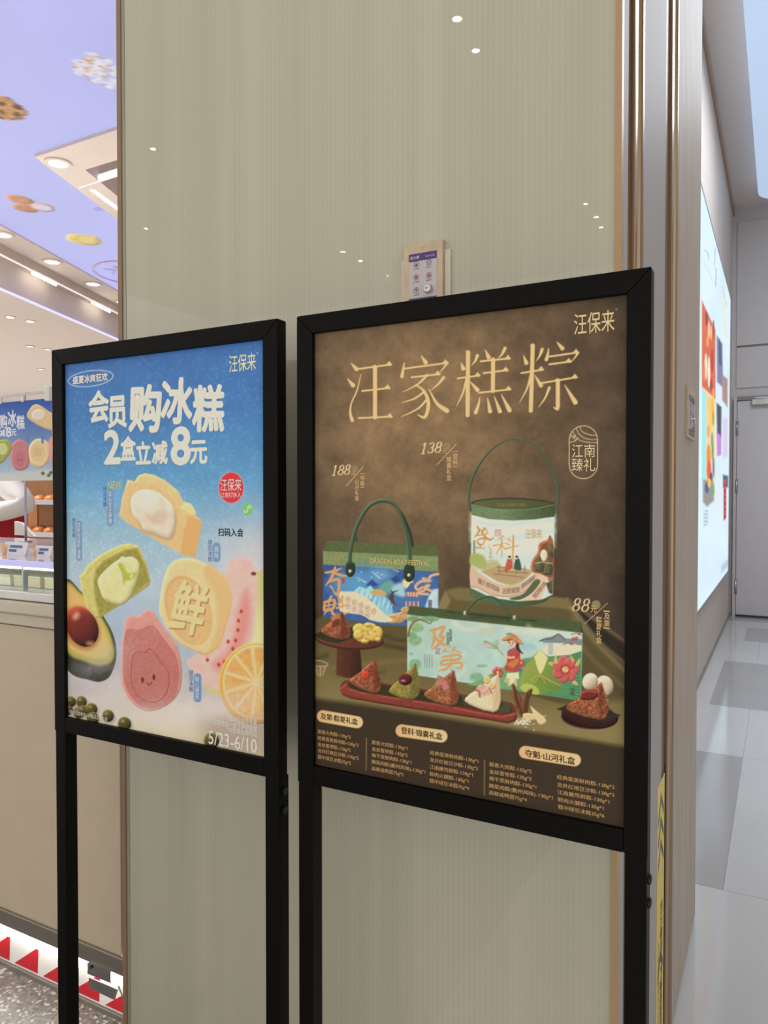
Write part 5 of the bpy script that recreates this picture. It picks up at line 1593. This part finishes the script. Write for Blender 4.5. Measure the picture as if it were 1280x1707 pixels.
for x, y, rx, ry, c in ((110, 195, 40, 20, (120, 160, 106)), (210, 195, 60, 18, (118, 164, 112)), (130, 250, 45, 28, (136, 178, 120)), (120, 330, 42, 32, (130, 176, 126)), (100, 300, 30, 24, (118, 166, 112)), (120, 480, 40, 34, (126, 176, 132)), (95, 415, 16, 9, (146, 190, 150)), (538, 490, 34, 9, (132, 176, 148)), (505, 560, 44, 28, (124, 172, 132))):
    ro.ell(*k8((x, y))[0], rx / 3.765, ry / 3.765, c, soft=1.4, tex=(.12, 4))
ro.stroke(k8((76, 300), (95, 235), (140, 200), (180, 210), (215, 225), (230, 195)), [3, 3, 2.4, 2, 1.6, 1], (134, 92, 56))
ro.poly(k8((450, 610), (560, 560), (760, 450), (950, 420), (1100, 380), (1166, 330), (1162, 706), (700, 640)), (110, 164, 110), smooth=False, soft=1.5, grad=((70, 130, 88), (800, 1120), (960, 1160)))
for k in range(12):
    ro.stroke(k8((1160, 690 - 20 * k), (900, 640 - 8 * k), (640, 630 - 6 * k)), .8, (140, 186, 122), alpha=.5)
# village
ro.poly(k8((905, 400), (960, 345), (1166, 360), (1166, 395), (1090, 420), (960, 430)), (214, 206, 176)); ro.poly(k8((905, 330), (950, 312), (1020, 292), (1060, 318), (1166, 322), (1166, 355), (1040, 345), (930, 345)), (116, 134, 138))
ro.poly(k8((955, 345), (985, 345), (985, 420), (955, 420)), (170, 180, 176)); ro.stroke(k8((900, 335), (940, 318), (975, 320), (1020, 290), (1062, 325)), 1.5, (70, 76, 80))
ro.stroke(k8((800, 370), (840, 350), (880, 385)), 2, (170, 190, 180)); ro.poly(k8((700, 350), (800, 345), (880, 360), (880, 385), (700, 395)), (150, 190, 196), soft=3)
for x, y in ((1112, 322), (1132, 318)):
    ro.ell(*k8((x, y))[0], 3, 3, (190, 74, 78))
for x, y in ((1150, 288), (1100, 350)):
    ro.ell(*k8((x, y))[0], 2.4, 2.2, (190, 96, 100)); ro.stroke(k8((x - 50, y + 6), (x - 20, y - 4), (x + 14, y + 8)), 1, (90, 76, 60))
# leaf-wrapped dumpling drawing
ro.poly(k8((905, 388), (860, 430), (800, 510), (775, 600), (800, 650), (900, 668), (1035, 640), (1030, 610), (990, 500), (950, 430)), (142, 164, 68), smooth=False, soft=1, grad=((96, 132, 56), (870, 1120), (940, 1140)))
ro.poly(k8((905, 388), (955, 440), (925, 520), (905, 545), (880, 500), (865, 435)), (220, 206, 140)); ro.stroke(k8((865, 435), (905, 545), (955, 440)), 1.1, (120, 140, 60))
for k in range(9):
    ro.stroke(k8((905, 545), (830 + 24 * k, 660)), .8, (92, 124, 48), alpha=.8)
ro.stroke(k8((795, 505), (870, 520), (905, 545), (960, 580), (1030, 612)), 2.4, (178, 142, 86)); ro.stroke(k8((905, 545), (870, 590), (850, 575), (900, 550), (940, 600)), 1.2, (190, 156, 96))
ro.poly(k8((780, 620), (820, 600), (880, 620), (900, 655), (880, 670), (800, 650)), (170, 186, 84), smooth=True)
# flowers
for x, y, r in ((1063, 512, 80), (638, 530, 34), (785, 470, 24)):
    for k in range(7):
        a = k * 2 * math.pi / 7
        ro.ell(*k8((x + r * .62 * math.cos(a), y + r * .62 * math.sin(a)))[0], r * .46 / 3.765, r * .42 / 3.765, (196, 88, 84), rot=math.degrees(a), bev=(3, .25), soft=1)
    ro.ell(*k8((x, y))[0], r * .42 / 3.765, r * .42 / 3.765, (180, 62, 66), soft=2); ro.ell(*k8((x, y))[0], r * .24 / 3.765, r * .24 / 3.765, (220, 184, 120), tex=(.3, 2))
for pts in (((1100, 450), (1090, 415), (1115, 450), (1112, 470)), ((1130, 470), (1155, 440), (1150, 480), (1125, 490)), ((990, 470), (1000, 420), (1015, 470)), ((975, 490), (955, 470), (985, 465)), ((1120, 580), (1145, 610), (1105, 600)), ((690, 560), (705, 590), (680, 590))):
    ro.poly(k8(*pts), (190, 176, 110), smooth=True)
# girl with straw hat
ro.stroke(k8((675, 425), (650, 395), (610, 360), (560, 340)), [3, 2, 3, 6], (150, 164, 110)); 
for k in range(8):
    ro.stroke(k8((640, 385), (570 + 10 * k, 375 - 8 * k)), .9, (140, 158, 104))
ro.ell(*k8((570, 358))[0], 7, 3, (196, 172, 176), soft=2)
ro.poly(k8((695, 535), (770, 530), (772, 570), (745, 575), (742, 605), (700, 608), (715, 575), (692, 565)), (232, 214, 172))
for x in (708, 752):
    ro.stroke(k8((x, 570), (x + 2, 612)), 3, (228, 176, 136))
ro.poly(k8((700, 395), (745, 372), (780, 400), (778, 450), (785, 520), (740, 530), (690, 520), (680, 500), (695, 470)), (186, 72, 62), smooth=False); ro.stroke(k8((715, 480), (750, 500), (785, 520)), 3, (84, 100, 140)); ro.stroke(k8((700, 420), (725, 405), (745, 380)), 1.6, (110, 110, 150))
ro.poly(k8((690, 480), (765, 440), (772, 465), (735, 505)), (196, 118, 70))
ro.stroke(k8((760, 430), (720, 438), (685, 430)), 3.4, (232, 180, 140)); ro.stroke(k8((770, 415), (755, 432)), 5, (180, 64, 58)); ro.ell(*k8((680, 428))[0], 2.4, 2.4, (232, 180, 140))
ro.poly(k8((745, 330), (770, 345), (775, 380), (800, 415), (770, 400), (752, 375)), (70, 46, 40), smooth=True)
ro.ell(*k8((725, 342))[0], 8.4, 8.6, (236, 190, 154)); ro.poly(k8((698, 320), (730, 315), (765, 325), (770, 360), (752, 345), (735, 330), (712, 328), (703, 345)), (78, 50, 42))
for x in (714, 733):
    ro.ell(*k8((x, 345))[0], .9, 1.4, (50, 34, 34))
ro.stroke(k8((716, 360), (723, 364), (731, 358)), .9, (170, 60, 50))
ro.poly(k8((660, 320), (690, 300), (720, 288), (750, 292), (780, 325), (802, 355), (770, 350), (720, 325), (680, 335)), (206, 140, 92), smooth=True, bev=(3, .2)); ro.ell(*k8((712, 290))[0], 5.5, 2.2, (110, 150, 110))
for k in range(5):
    ro.stroke(k8((740, 295), (690 + 24 * k, 333)), .6, (170, 104, 66))
brush(k8, CAL, 5.0, [[(216, 268), (262, 258), (302, 246), (276, 302), (300, 312), (262, 362), (226, 384)], [(240, 262), (238, 330), (222, 374)], [(242, 305), (285, 348), (342, 370)]])
brush(k8, CAL, 4.2, [[(308, 384), (290, 412)], [(300, 396), (332, 402)], [(368, 372), (350, 406)], [(358, 388), (410, 408)], [(288, 434), (395, 420), (388, 450), (300, 456), (290, 482), (400, 470), (408, 502), (372, 498)], [(345, 425), (346, 520)], [(338, 485), (312, 510), (264, 520)]])
ro.glyph('江南', (726, 1080, 733.5, 1085), (150, 110, 120)); ro.glyph('臻礼', (726, 1085.5, 733.5, 1090.5), (150, 110, 120))
ro.glyph('粽\n香\n满\n夏', (749, 1049, 753, 1069), (74, 84, 74)); ro.glyph('好\n礼\n相\n送', (744.5, 1054, 748.5, 1074), (74, 84, 74))
for i, x in enumerate((180, 195, 210, 226)):
    for k in range(9):
        ro.ell(*k8((x, 418 + 9.5 * k + 6 * (i % 2)))[0], .55, .8, (96, 106, 96))
ro.glyph('汪保来', (802, 1046, 825, 1059), (196, 186, 150)); ro.glyph('江南\n臻礼', (951, 1147, 957, 1159), (60, 76, 50))
ro.stroke(k8((370, 158), (430, 156), (500, 82), (580, 54), (650, 82), (712, 160), (745, 192), (810, 206)), [2, 3, 3.4, 3.2, 3.2, 3.4, 3, 2], (60, 86, 60), bev=(2, .35))
for x, y in ((432, 158), (742, 186)):
    ro.poly(k8((x - 8, y - 12), (x + 8, y - 12), (x + 8, y + 12), (x - 8, y + 12)), (206, 172, 140), bev=(2, .2))
# ---- cake stand, cup, biscuits
ro.poly(kt((50, 375), (110, 370), (170, 398), (160, 450), (130, 495), (100, 503), (50, 498)), (112, 96, 66), smooth=False, alpha=.75, soft=1); ro.poly(kt((50, 420), (160, 415), (130, 490), (50, 495)), (164, 124, 76), alpha=.6, soft=2)
ro.stroke(kt((50, 372), (110, 372), (168, 400), (130, 415), (50, 410)), 1, (196, 186, 160))
for a, b in (((70, 430), (100, 490)), ((110, 420), (110, 495)), ((150, 410), (128, 480))):
    ro.stroke(kt(a, b), 1, (206, 190, 156), alpha=.7)
ro.poly(kt((238, 270), (412, 285), (422, 380), (425, 490), (380, 502), (310, 503), (230, 480), (232, 380)), (92, 50, 36), smooth=False, grad=((56, 30, 24), (565, 1100), (604, 1100)), tex=(.08, 4))
ro.ell(*kt((331, 212))[0], 264 / 4.571, 76 / 4.571, (70, 34, 26), rot=4); ro.ell(*kt((331, 203))[0], 262 / 4.571, 70 / 4.571, (112, 62, 46), rot=4, grad=((88, 46, 34), (530, 1060), (640, 1080)), tex=(.08, 5))
ro.poly(kt((55, 178), (130, 140), (350, 120), (375, 190), (240, 240), (150, 225)), (48, 54, 34), soft=1)


def zong(cv, A_, Bp, C_, Dp, ridge, col, dark, tex=.45):
    """rice dumpling: A left corner, B apex, C right corner, D front corner"""
    ro.poly(cv((A_[0] + 10, A_[1] + 12), (Dp[0] + 6, Dp[1] + 12), (C_[0] + 16, C_[1] + 8), ridge), (30, 26, 18), soft=5, alpha=.6)
    ro.poly(smooth_loop(cv(A_, ((A_[0] + Bp[0]) / 2 - 4, (A_[1] + Bp[1]) / 2 - 3), Bp, (Bp[0] + 14, Bp[1] + 10), C_, Dp), 4), col, bev=(6, .18), tex=(tex, 2.6), wob=.5)
    ro.poly(cv(Bp, (Bp[0] + 14, Bp[1] + 10), C_, Dp, ridge), dark, soft=2.5, tex=(tex, 2.4), alpha=.85)


BRN, BRD = (150, 84, 54), (98, 48, 34)
zong(kt, (115, 152), (268, 2), (342, 172), (255, 210), (270, 90), BRN, BRD)
ro.poly(kt((185, 45), (240, 5), (262, 50), (210, 85)), (176, 116, 82), soft=1, tex=(.2, 3)); ro.poly(kt((195, 75), (252, 45), (262, 100), (205, 120)), (120, 56, 38), tex=(.3, 2.5))
for x, y, rx, ry in ((405, 130, 48, 42), (440, 190, 60, 44), (400, 175, 40, 36), (490, 125, 50, 40), (545, 160, 38, 50), (505, 185, 40, 38), (450, 225, 26, 16), (548, 210, 22, 16), (470, 100, 30, 18)):
    ro.ell(*kt((x, y))[0], rx / 4.571, ry / 4.571, (218, 180, 88), soft=1.4, bev=(6, .22))
for x, y in ((430, 150), (475, 170), (520, 150), (460, 205), (500, 120)):
    ro.ell(*kt((x, y))[0], 2.6, 2, (186, 140, 58), soft=2)
# ---- long tray with dumplings
tr_up = kt((300, 520), (600, 545), (870, 585), (1280, 640)) + ku((120, 505), (390, 560), (425, 590))
tr_lo = ku((436, 650), (420, 690), (370, 707)) + kt((1280, 806), (900, 752), (600, 705), (340, 660), (275, 630), (256, 585), (270, 545))
ro.poly(tr_up + tr_lo, (112, 50, 40), smooth=False, tex=(.12, 5), soft=1)
ro.poly(kt((318, 545), (600, 560), (880, 600), (1280, 655)) + ku((120, 520), (385, 572), (400, 620), (385, 640)) + kt((1280, 735), (900, 690), (640, 650), (420, 610), (340, 590)), (56, 52, 32), soft=1.5)
ro.poly(kt((1180, 640), (1280, 655)) + ku((100, 515), (385, 562), (388, 632), (300, 625), (60, 580)), (74, 72, 50), soft=1)
ro.poly(kt((256, 585), (275, 630), (340, 660), (600, 705), (900, 752), (1280, 806)) + ku((370, 707), (420, 690), (436, 650), (425, 632), (330, 655), (200, 635), (0, 595)) + kt((1000, 700), (700, 655), (420, 612), (330, 580), (310, 540)), (132, 58, 46), soft=1, bev=(5, .3), tex=(.1, 4))
zong(kt, (335, 535), (518, 370), (572, 552), (520, 620), (510, 500), BRN, BRD); ro.ell(*kt((455, 485))[0], 6.2, 7, (196, 62, 40), bev=(4, .25)); ro.poly(kt((475, 420), (530, 400), (540, 460), (500, 500), (470, 450)), (132, 60, 40), tex=(.3, 3), soft=1)
zong(kt, (632, 610), (826, 400), (866, 612), (790, 665), (795, 520), (140, 126, 62), (112, 98, 48), .3); ro.ell(*kt((757, 515))[0], 11.4, 9.6, (84, 32, 34), rot=-10, bev=(7, .35)); ro.ell(*kt((740, 525))[0], 4, 1.6, (180, 140, 140), soft=1.5)
zong(kt, (900, 640), (1115, 450), (1163, 650), (1105, 713), (1100, 560), (150, 92, 58), (112, 60, 40)); ro.poly(kt((1005, 480), (1050, 500), (1060, 530), (1000, 580), (975, 570)), (176, 116, 88), tex=(.2, 3)); ro.poly(kt((1030, 540), (1065, 525), (1095, 580), (1050, 602)), (196, 110, 112), soft=.8)
zong(ku, (62, 548), (290, 362), (315, 556), (260, 627), (262, 470), (222, 200, 160), (200, 172, 132), .08); ro.ell(*ku((222, 400))[0], 6, 7, (214, 176, 120), bev=(3, .2)); ro.ell(*ku((255, 440))[0], 6.4, 6, (218, 180, 122), bev=(3, .2))
ro.poly(ku((140, 470), (175, 430), (235, 450), (258, 495), (200, 515), (165, 520)), (212, 166, 146), smooth=True, tex=(.12, 4)); ro.stroke(ku((140, 470), (165, 480), (170, 520)), 2, (160, 74, 66)); ro.stroke(ku((235, 455), (255, 495)), 1.6, (164, 80, 70))
# ---- bamboo shoots, rice, eggs, dish
ro.poly(ku((398, 425), (415, 432), (440, 480), (480, 560), (478, 640), (460, 660), (430, 600), (402, 510)), (112, 70, 48), smooth=True, bev=(5, .3), tex=(.2, 4)); ro.poly(ku((490, 500), (525, 462), (545, 470), (520, 540), (512, 620), (480, 640), (470, 570)), (104, 64, 44), smooth=True, bev=(4, .3))
for a, b in (((405, 440), (470, 640)), ((415, 470), (440, 600)), ((510, 490), (490, 620))):
    ro.stroke(ku(a, b), 1.2, (64, 36, 26))
ro.poly(ku((478, 640), (540, 638), (600, 655), (645, 655), (560, 685), (490, 682)), (222, 186, 132), smooth=True, bev=(3, .2)); ro.poly(ku((530, 590), (560, 610), (630, 670), (640, 700), (610, 718), (580, 700)), (226, 190, 136), smooth=True, bev=(3, .2))
for k in range(60):
    a, r = 6.28 * rng.random(), rng.random() ** .8
    (x, y), = ku((470 + 60 * r * math.cos(a), 695 + 26 * r * math.sin(a))); ro.ell(x, y, 1.3, .8, (222, 212, 190), rot=rng.random() * 180)
for x, y in ((430, 715), (495, 735), (555, 755), (553, 712), (520, 715), (415, 712)):
    ro.ell(*ku((x, y))[0], 1.4, .9, (214, 204, 182))
ro.ell(*ku((1058, 438))[0], 60 / 4.267, 72 / 4.267, (206, 188, 156), rot=-20, bev=(14, .22)); ro.ell(*ku((955, 412))[0], 56 / 4.267, 62 / 4.267, (204, 186, 156), rot=15, bev=(14, .22))
ro.ell(*ku((950, 665))[0], 47, 19, (34, 18, 18), rot=3, soft=2); ro.poly(ku((750, 625), (800, 600), (1120, 650), (1150, 680), (1120, 720), (1040, 745), (940, 740), (830, 700), (770, 660)), (56, 24, 24), smooth=True, bev=(6, .3))
ro.poly(ku((715, 607), (790, 575), (1060, 620), (1175, 648), (1090, 690), (1040, 706), (900, 670), (760, 620)), (46, 44, 32), soft=1)
zong(ku, (785, 605), (1025, 422), (1085, 612), (1020, 680), (1010, 520), (148, 84, 52), (112, 58, 38), .5)
ro.poly(ku((890, 500), (910, 470), (990, 470), (1010, 510), (960, 540), (885, 535)), (112, 44, 34), smooth=True, bev=(4, .4)); ro.stroke(ku((900, 490), (950, 480), (995, 488)), 1.2, (220, 150, 120), alpha=.6)
for k in range(14):
    x, y = 1040 + 40 * rng.random(), 480 + 130 * rng.random()
    ro.stroke(ku((x, y), (x + 12, y - 6)), .8, (210, 170, 140), alpha=.7)
# ---- price dots, pills, emblem lines
for (x, y), r, cv, s in (((361, 360), 24, k5, 4.414), ((1036, 195), 28, k5, 4.414), ((625, 475), 73, k9, 9.846)):
    ro.ell(*cv((x, y))[0], r / s, r / s * 1.02, (136, 124, 82))
GOLD = (226, 190, 134)
for a, b, cv in (((300, 482), (420, 345), k5), ((965, 328), (1105, 178), k5), ((440, 785), (815, 445), k9)):
    ro.stroke(cv(a, b), .9, GOLD)
for (x0, y0), (x1, y1), cv, r in (((85, 150), (432, 203), kl, 48), ((685, 260), (1075, 310), kl, 50), ((382, 210), (790, 270), km, 44)):
    s = 4.571 if cv is kl else 4.0
    p, q = cv((x0 + r * .9, y0 + 5), (x1 - r * .9, y1 - 2))
    ro.stroke([p, q], 2 * r / s, (110, 84, 52)); ro.stroke([p, q], 2 * (r - 3) / s, (214, 172, 118), grad=((226, 188, 134), p, q))
for a, b, cv in (((460, 322), (458, 565), kl), ((150, 268), (149, 500), km)):
    ro.stroke(cv(a, b), 1.3, (150, 120, 80))
EM = (226, 196, 156)
tl = []
for t in np.linspace(math.pi, 2 * math.pi, 16):
    tl.append((906 + 101 * math.cos(t), 142 + 100 * math.sin(t)))
for t in np.linspace(0, math.pi, 16):
    tl.append((906 + 101 * math.cos(t), 318 + 100 * math.sin(t)))
tl.append(tl[0])
ro.stroke(k6(*tl), 1.2, EM, smooth=False)
for pts in (((880, 50), (900, 85), (950, 105), (998, 110)), ((855, 62), (880, 105), (930, 135), (1004, 140)), ((830, 85), (860, 130), (910, 155), (1006, 162)), ((808, 160), (845, 150), (868, 128)), ((812, 125), (840, 122), (850, 108)), ((815, 108), (835, 118), (848, 145))):
    ro.stroke(k6(*pts), 1.0, EM)
# ---- brush title 汪家糕粽 as tapered strokes
TI = (226, 186, 124)


def hz(a, b):
    ro.stroke(k4(a, b), 3.0, TI, smooth=False)
    ro.poly(k4((b[0] - 16, b[1] - 1), (b[0] - 5, b[1] - 13), (b[0] + 6, b[1] + 1), (b[0] - 2, b[1] + 5)), TI)


def vt(a, b):
    ro.stroke(k4(a, b), 6.8, TI, smooth=False)
    ro.poly(k4((a[0] - 10, a[1] - 6), (a[0] - 4, a[1] - 3), (a[0] + 6, a[1]), (a[0] - 6, a[1] + 6)), TI)


def dt(a, b, w=7):
    ro.stroke(k4(a, ((a[0] + b[0]) / 2, (a[1] + b[1]) / 2), b), [1.2, w * .6, w], TI)


def sw(pts, w):
    ro.stroke(k4(*pts), w, TI)


hz((224, 374), (344, 358)); hz((242, 452), (338, 441)); hz((230, 548), (346, 543)); vt((288, 366), (288, 546))
dt((203, 353), (222, 374)); dt((190, 408), (210, 432)); sw(((238, 392), (224, 450), (204, 495), (200, 530), (207, 556)), [1, 2.4, 2.6, 4, 6])
dt((452, 326), (468, 350)); sw(((392, 352), (388, 375), (384, 400)), [2, 4, 6]); hz((394, 372), (544, 352)); sw(((545, 352), (530, 372), (518, 386)), [4, 2.4, 1])
hz((418, 403), (516, 392)); sw(((472, 396), (440, 428), (386, 456)), [4.4, 3, 1]); sw(((432, 430), (462, 452), (478, 496), (466, 544), (440, 536)), [2, 4.4, 6, 5, 1.4])
sw(((462, 455), (430, 478), (385, 493)), [3.6, 3, 1]); sw(((472, 482), (440, 515), (382, 543)), [3.8, 3, 1]); sw(((532, 404), (512, 428), (488, 448)), [5, 3, 1]); sw(((480, 446), (508, 496), (544, 522)), [1.6, 5, 7.6])
dt((594, 352), (602, 372)); sw(((652, 326), (644, 345), (632, 360)), [5.6, 3.6, 1]); hz((582, 407), (658, 397)); vt((619, 314), (617, 538)); sw(((614, 408), (600, 460), (578, 505)), [4, 3, 1]); dt((626, 418), (652, 448))
dt((680, 306), (692, 332)); sw(((750, 300), (740, 320), (726, 336)), [5.6, 3.6, 1]); hz((664, 346), (766, 336)); hz((674, 388), (758, 378)); vt((708, 340), (707, 452)); hz((658, 458), (768, 446))
sw(((660, 476), (656, 500), (646, 528)), [1.6, 4, 6.4]); dt((688, 476), (697, 524)); dt((712, 470), (732, 524)); dt((737, 464), (766, 520), 7.6)
dt((816, 326), (826, 352)); sw(((882, 304), (874, 326), (862, 344)), [5.6, 3.6, 1]); hz((808, 388), (884, 376)); vt((849, 290), (842, 522)); sw(((844, 388), (828, 444), (802, 492)), [4, 3, 1]); dt((856, 396), (878, 432))
dt((934, 277), (954, 300)); sw(((905, 302), (902, 322), (897, 340)), [2, 4, 6]); hz((904, 330), (1008, 315)); sw(((1010, 316), (998, 334), (984, 350)), [4, 2.4, 1]); hz((908, 357), (982, 347)); hz((878, 424), (1004, 403))
vt((938, 414), (938, 505)); sw(((938, 500), (936, 516), (922, 509)), [6, 5, 1.2]); sw(((908, 440), (892, 478), (870, 508)), [4.6, 3, 1]); dt((962, 430), (1000, 492), 8)
# serif italic price digits
def digit(d, x, y, w, h, cv, col, th):
    a = np.linspace(0, 2 * math.pi, 26)
    sl = .24
    pt = lambda px_, py_: (x + px_ * w + (0.5 - py_) * h * sl, y + py_ * h)
    if d == '1':
        ro.stroke(cv(pt(.5, 0), pt(.5, 1)), th * 1.5, col, smooth=False); ro.stroke(cv(pt(.2, 1), pt(.8, 1)), th * .7, col); ro.stroke(cv(pt(.5, .0), pt(.2, .14)), th * .8, col)
    elif d == '8':
        for cyy, ry, rx in ((.25, .25, .34), (.74, .26, .42)):
            ro.stroke(cv(*[pt(.5 + rx * math.cos(t), cyy + ry * math.sin(t)) for t in a]), [th * (0.65 + .8 * abs(math.cos(t))) for t in a], col, smooth=False)
    elif d == '3':
        for cyy, ry, rx, t0, t1 in ((.25, .25, .34, -2.6, 1.5), (.74, .26, .40, -1.5, 2.6)):
            aa = np.linspace(t0, t1, 16)
            ro.stroke(cv(*[pt(.45 + rx * math.cos(t), cyy + ry * math.sin(t)) for t in aa]), [th * (0.65 + .8 * abs(math.cos(t))) for t in aa], col, smooth=False)
PR = (240, 204, 148)
for k, d in enumerate('188'):
    digit(d, 192 + 47 * k, 336 - 3 * k, 40, 72, k5, PR, 1.3)
for k, d in enumerate('138'):
    digit(d, 846 + 53 * k, 172 - 4 * k, 46, 76, k5, PR, 1.4)
for k, d in enumerate('88'):
    digit(d, 248 + 150 * k, 370 + 8 * k, 120, 205, k9, PR, 1.6)
gy_ = ro.C.mean(-1, keepdims=True)
ro.C = gy_ + (ro.C - gy_) * 0.9
rpo = ro.build('poster', print_mat('brown poster print', 0, 0.4), RS, GR)
Rt = lambda b, u0, u1, v0, v1, c=GOLD, **k: letters(b, u0, u1, v0, v1, PYR, c, rpo, 1.2, **k)


def Rc(b, cv, x0, y0, x1, y1, c=GOLD, **k):
    (u0, v0), (u1, v1) = cv((x0, y0), (x1, y1))
    return Rt(b, u0, u1, v0, v1, c, **k)


Rc('汪保来', k4, 996, 170, 1140, 246, (240, 206, 150), bold=.004); Rt('°', 1026, 1029.5, 514, 518, (170, 150, 120))
Rc('元', k5, 331, 378, 364, 408); Rc('元', k5, 1002, 212, 1037, 247); Rc('元', k9, 535, 490, 638, 603)
for b, x, y0, y1, cv, w in (('[夺魁]', 416, 392, 500, k5, 32), ('[登科]', 1099, 228, 346, k5, 36)):
    s = (y1 - y0)
    Rc(b[1:3], cv, x - w / 2, y0 + s * .16, x + w / 2, y1 - s * .14, vert=True, song=True)
    for yy in (y0 + 4, y1 - 4):
        Rc('—', cv, x - w / 2, yy - 2, x + w / 2, yy + 2)
Rc('山河礼盒', k5, 360, 434, 390, 592, vert=True, song=True); Rc('锦囊礼盒', k5, 1034, 270, 1070, 445, vert=True, song=True)
Rc('及第', k9, 755, 612, 853, 832, vert=True, song=True); Rc('—', k9, 745, 570, 850, 590); Rc('—', k9, 745, 848, 850, 866); Rc('粽夏礼盒', k9, 625, 665, 720, 1105, vert=True, song=True)
for b, x0, y0, x1, y1 in (('江', 825, 172, 903, 268), ('南', 912, 172, 990, 266), ('臻', 823, 272, 903, 366), ('礼', 908, 272, 990, 366)):
    Rc(b, k6, x0, y0, x1, y1, (236, 208, 164))
DK = (62, 44, 26)
Rc('及第·粽夏礼盒', kl, 112, 151, 395, 199, DK, song=True); Rc('登科·锦囊礼盒', kl, 725, 260, 1040, 312, DK, song=True); Rc('夺魁·山河礼盒', km, 420, 222, 755, 272, DK, song=True)
Rt('DRAGON BOAT FESTIVAL', 617.5, 716.5, 932.5, 941.5, (226, 196, 130), bold=.004); Rt('汪保来', 549.5, 568.5, 925.5, 937, (196, 166, 104))
LI = (196, 156, 106)
L1 = ['酱香大肉粽-130g*%d', '金丝蜜枣粽-130g*2', '梅干菜鲜肉粽-130g*1', '腌菜肉粽(衢州风味)-130g*1', '高邮咸鸭蛋75g*%d']
L2 = ['经典蛋黄鲜肉粽-130g*%d', '龙井红袍豆沙粽-130g*2', '江南腌笃鲜粽-130g*1', '鲜肉火腿粽-130g*1', '糕中绿豆冰糕35g*%d']
rowsR = [(kl, 37, [('酱香大肉粽-130g*2', 90, 342, 275, 313), ('经典蛋黄鲜肉粽-130g*2', 90, 403, 325, 374), ('金丝蜜枣粽-130g*2', 90, 342, 376, 411), ('龙井红袍豆沙粽-130g*2', 90, 403, 421, 472), ('糕中绿豆冰糕35g*2', 90, 343, 466, 512)]),
         (kl, 38, [(L1[0] % 1, 502, 775, 356, 400), (L1[1], 502, 775, 406, 452), (L1[2], 502, 806, 455, 506), (L1[3], 500, 910, 505, 577), (L1[4] % 2, 500, 745, 556, 598)]),
         (km, 35, [(L1[0] % 2, 182, 465, 298, 344), (L1[1], 182, 465, 346, 394), (L1[2], 182, 496, 394, 446), (L1[3], 180, 605, 441, 518), (L1[4] % 4, 180, 433, 490, 530)]),
         (km, 35, [(L2[0] % 2, 632, 1018, 383, 448), (L2[1], 634, 1018, 436, 499), (L2[2], 636, 983, 486, 542), (L2[3], 638, 945, 536, 586), (L2[4] % 6, 640, 950, 586, 636)]),
         (crop(0, 0, 1), 8.4, [(L2[0] % 1, 716.7, 797.5, 1255, 1269), (L2[1], 716.4, 797, 1267, 1281), (L2[2], 716.2, 788.5, 1279, 1291.5), (L2[3], 716, 781, 1290.5, 1302), (L2[4] % 4, 716, 782, 1302, 1314)])]
for cv, h, ls in rowsR:
    for b, x0, x1, ya_, yb_ in ls:
        m_ = (ya_ + yb_) / 2
        Rc(b, cv, x0, m_ - h / 2, x1, m_ + h / 2, LI, song=True)
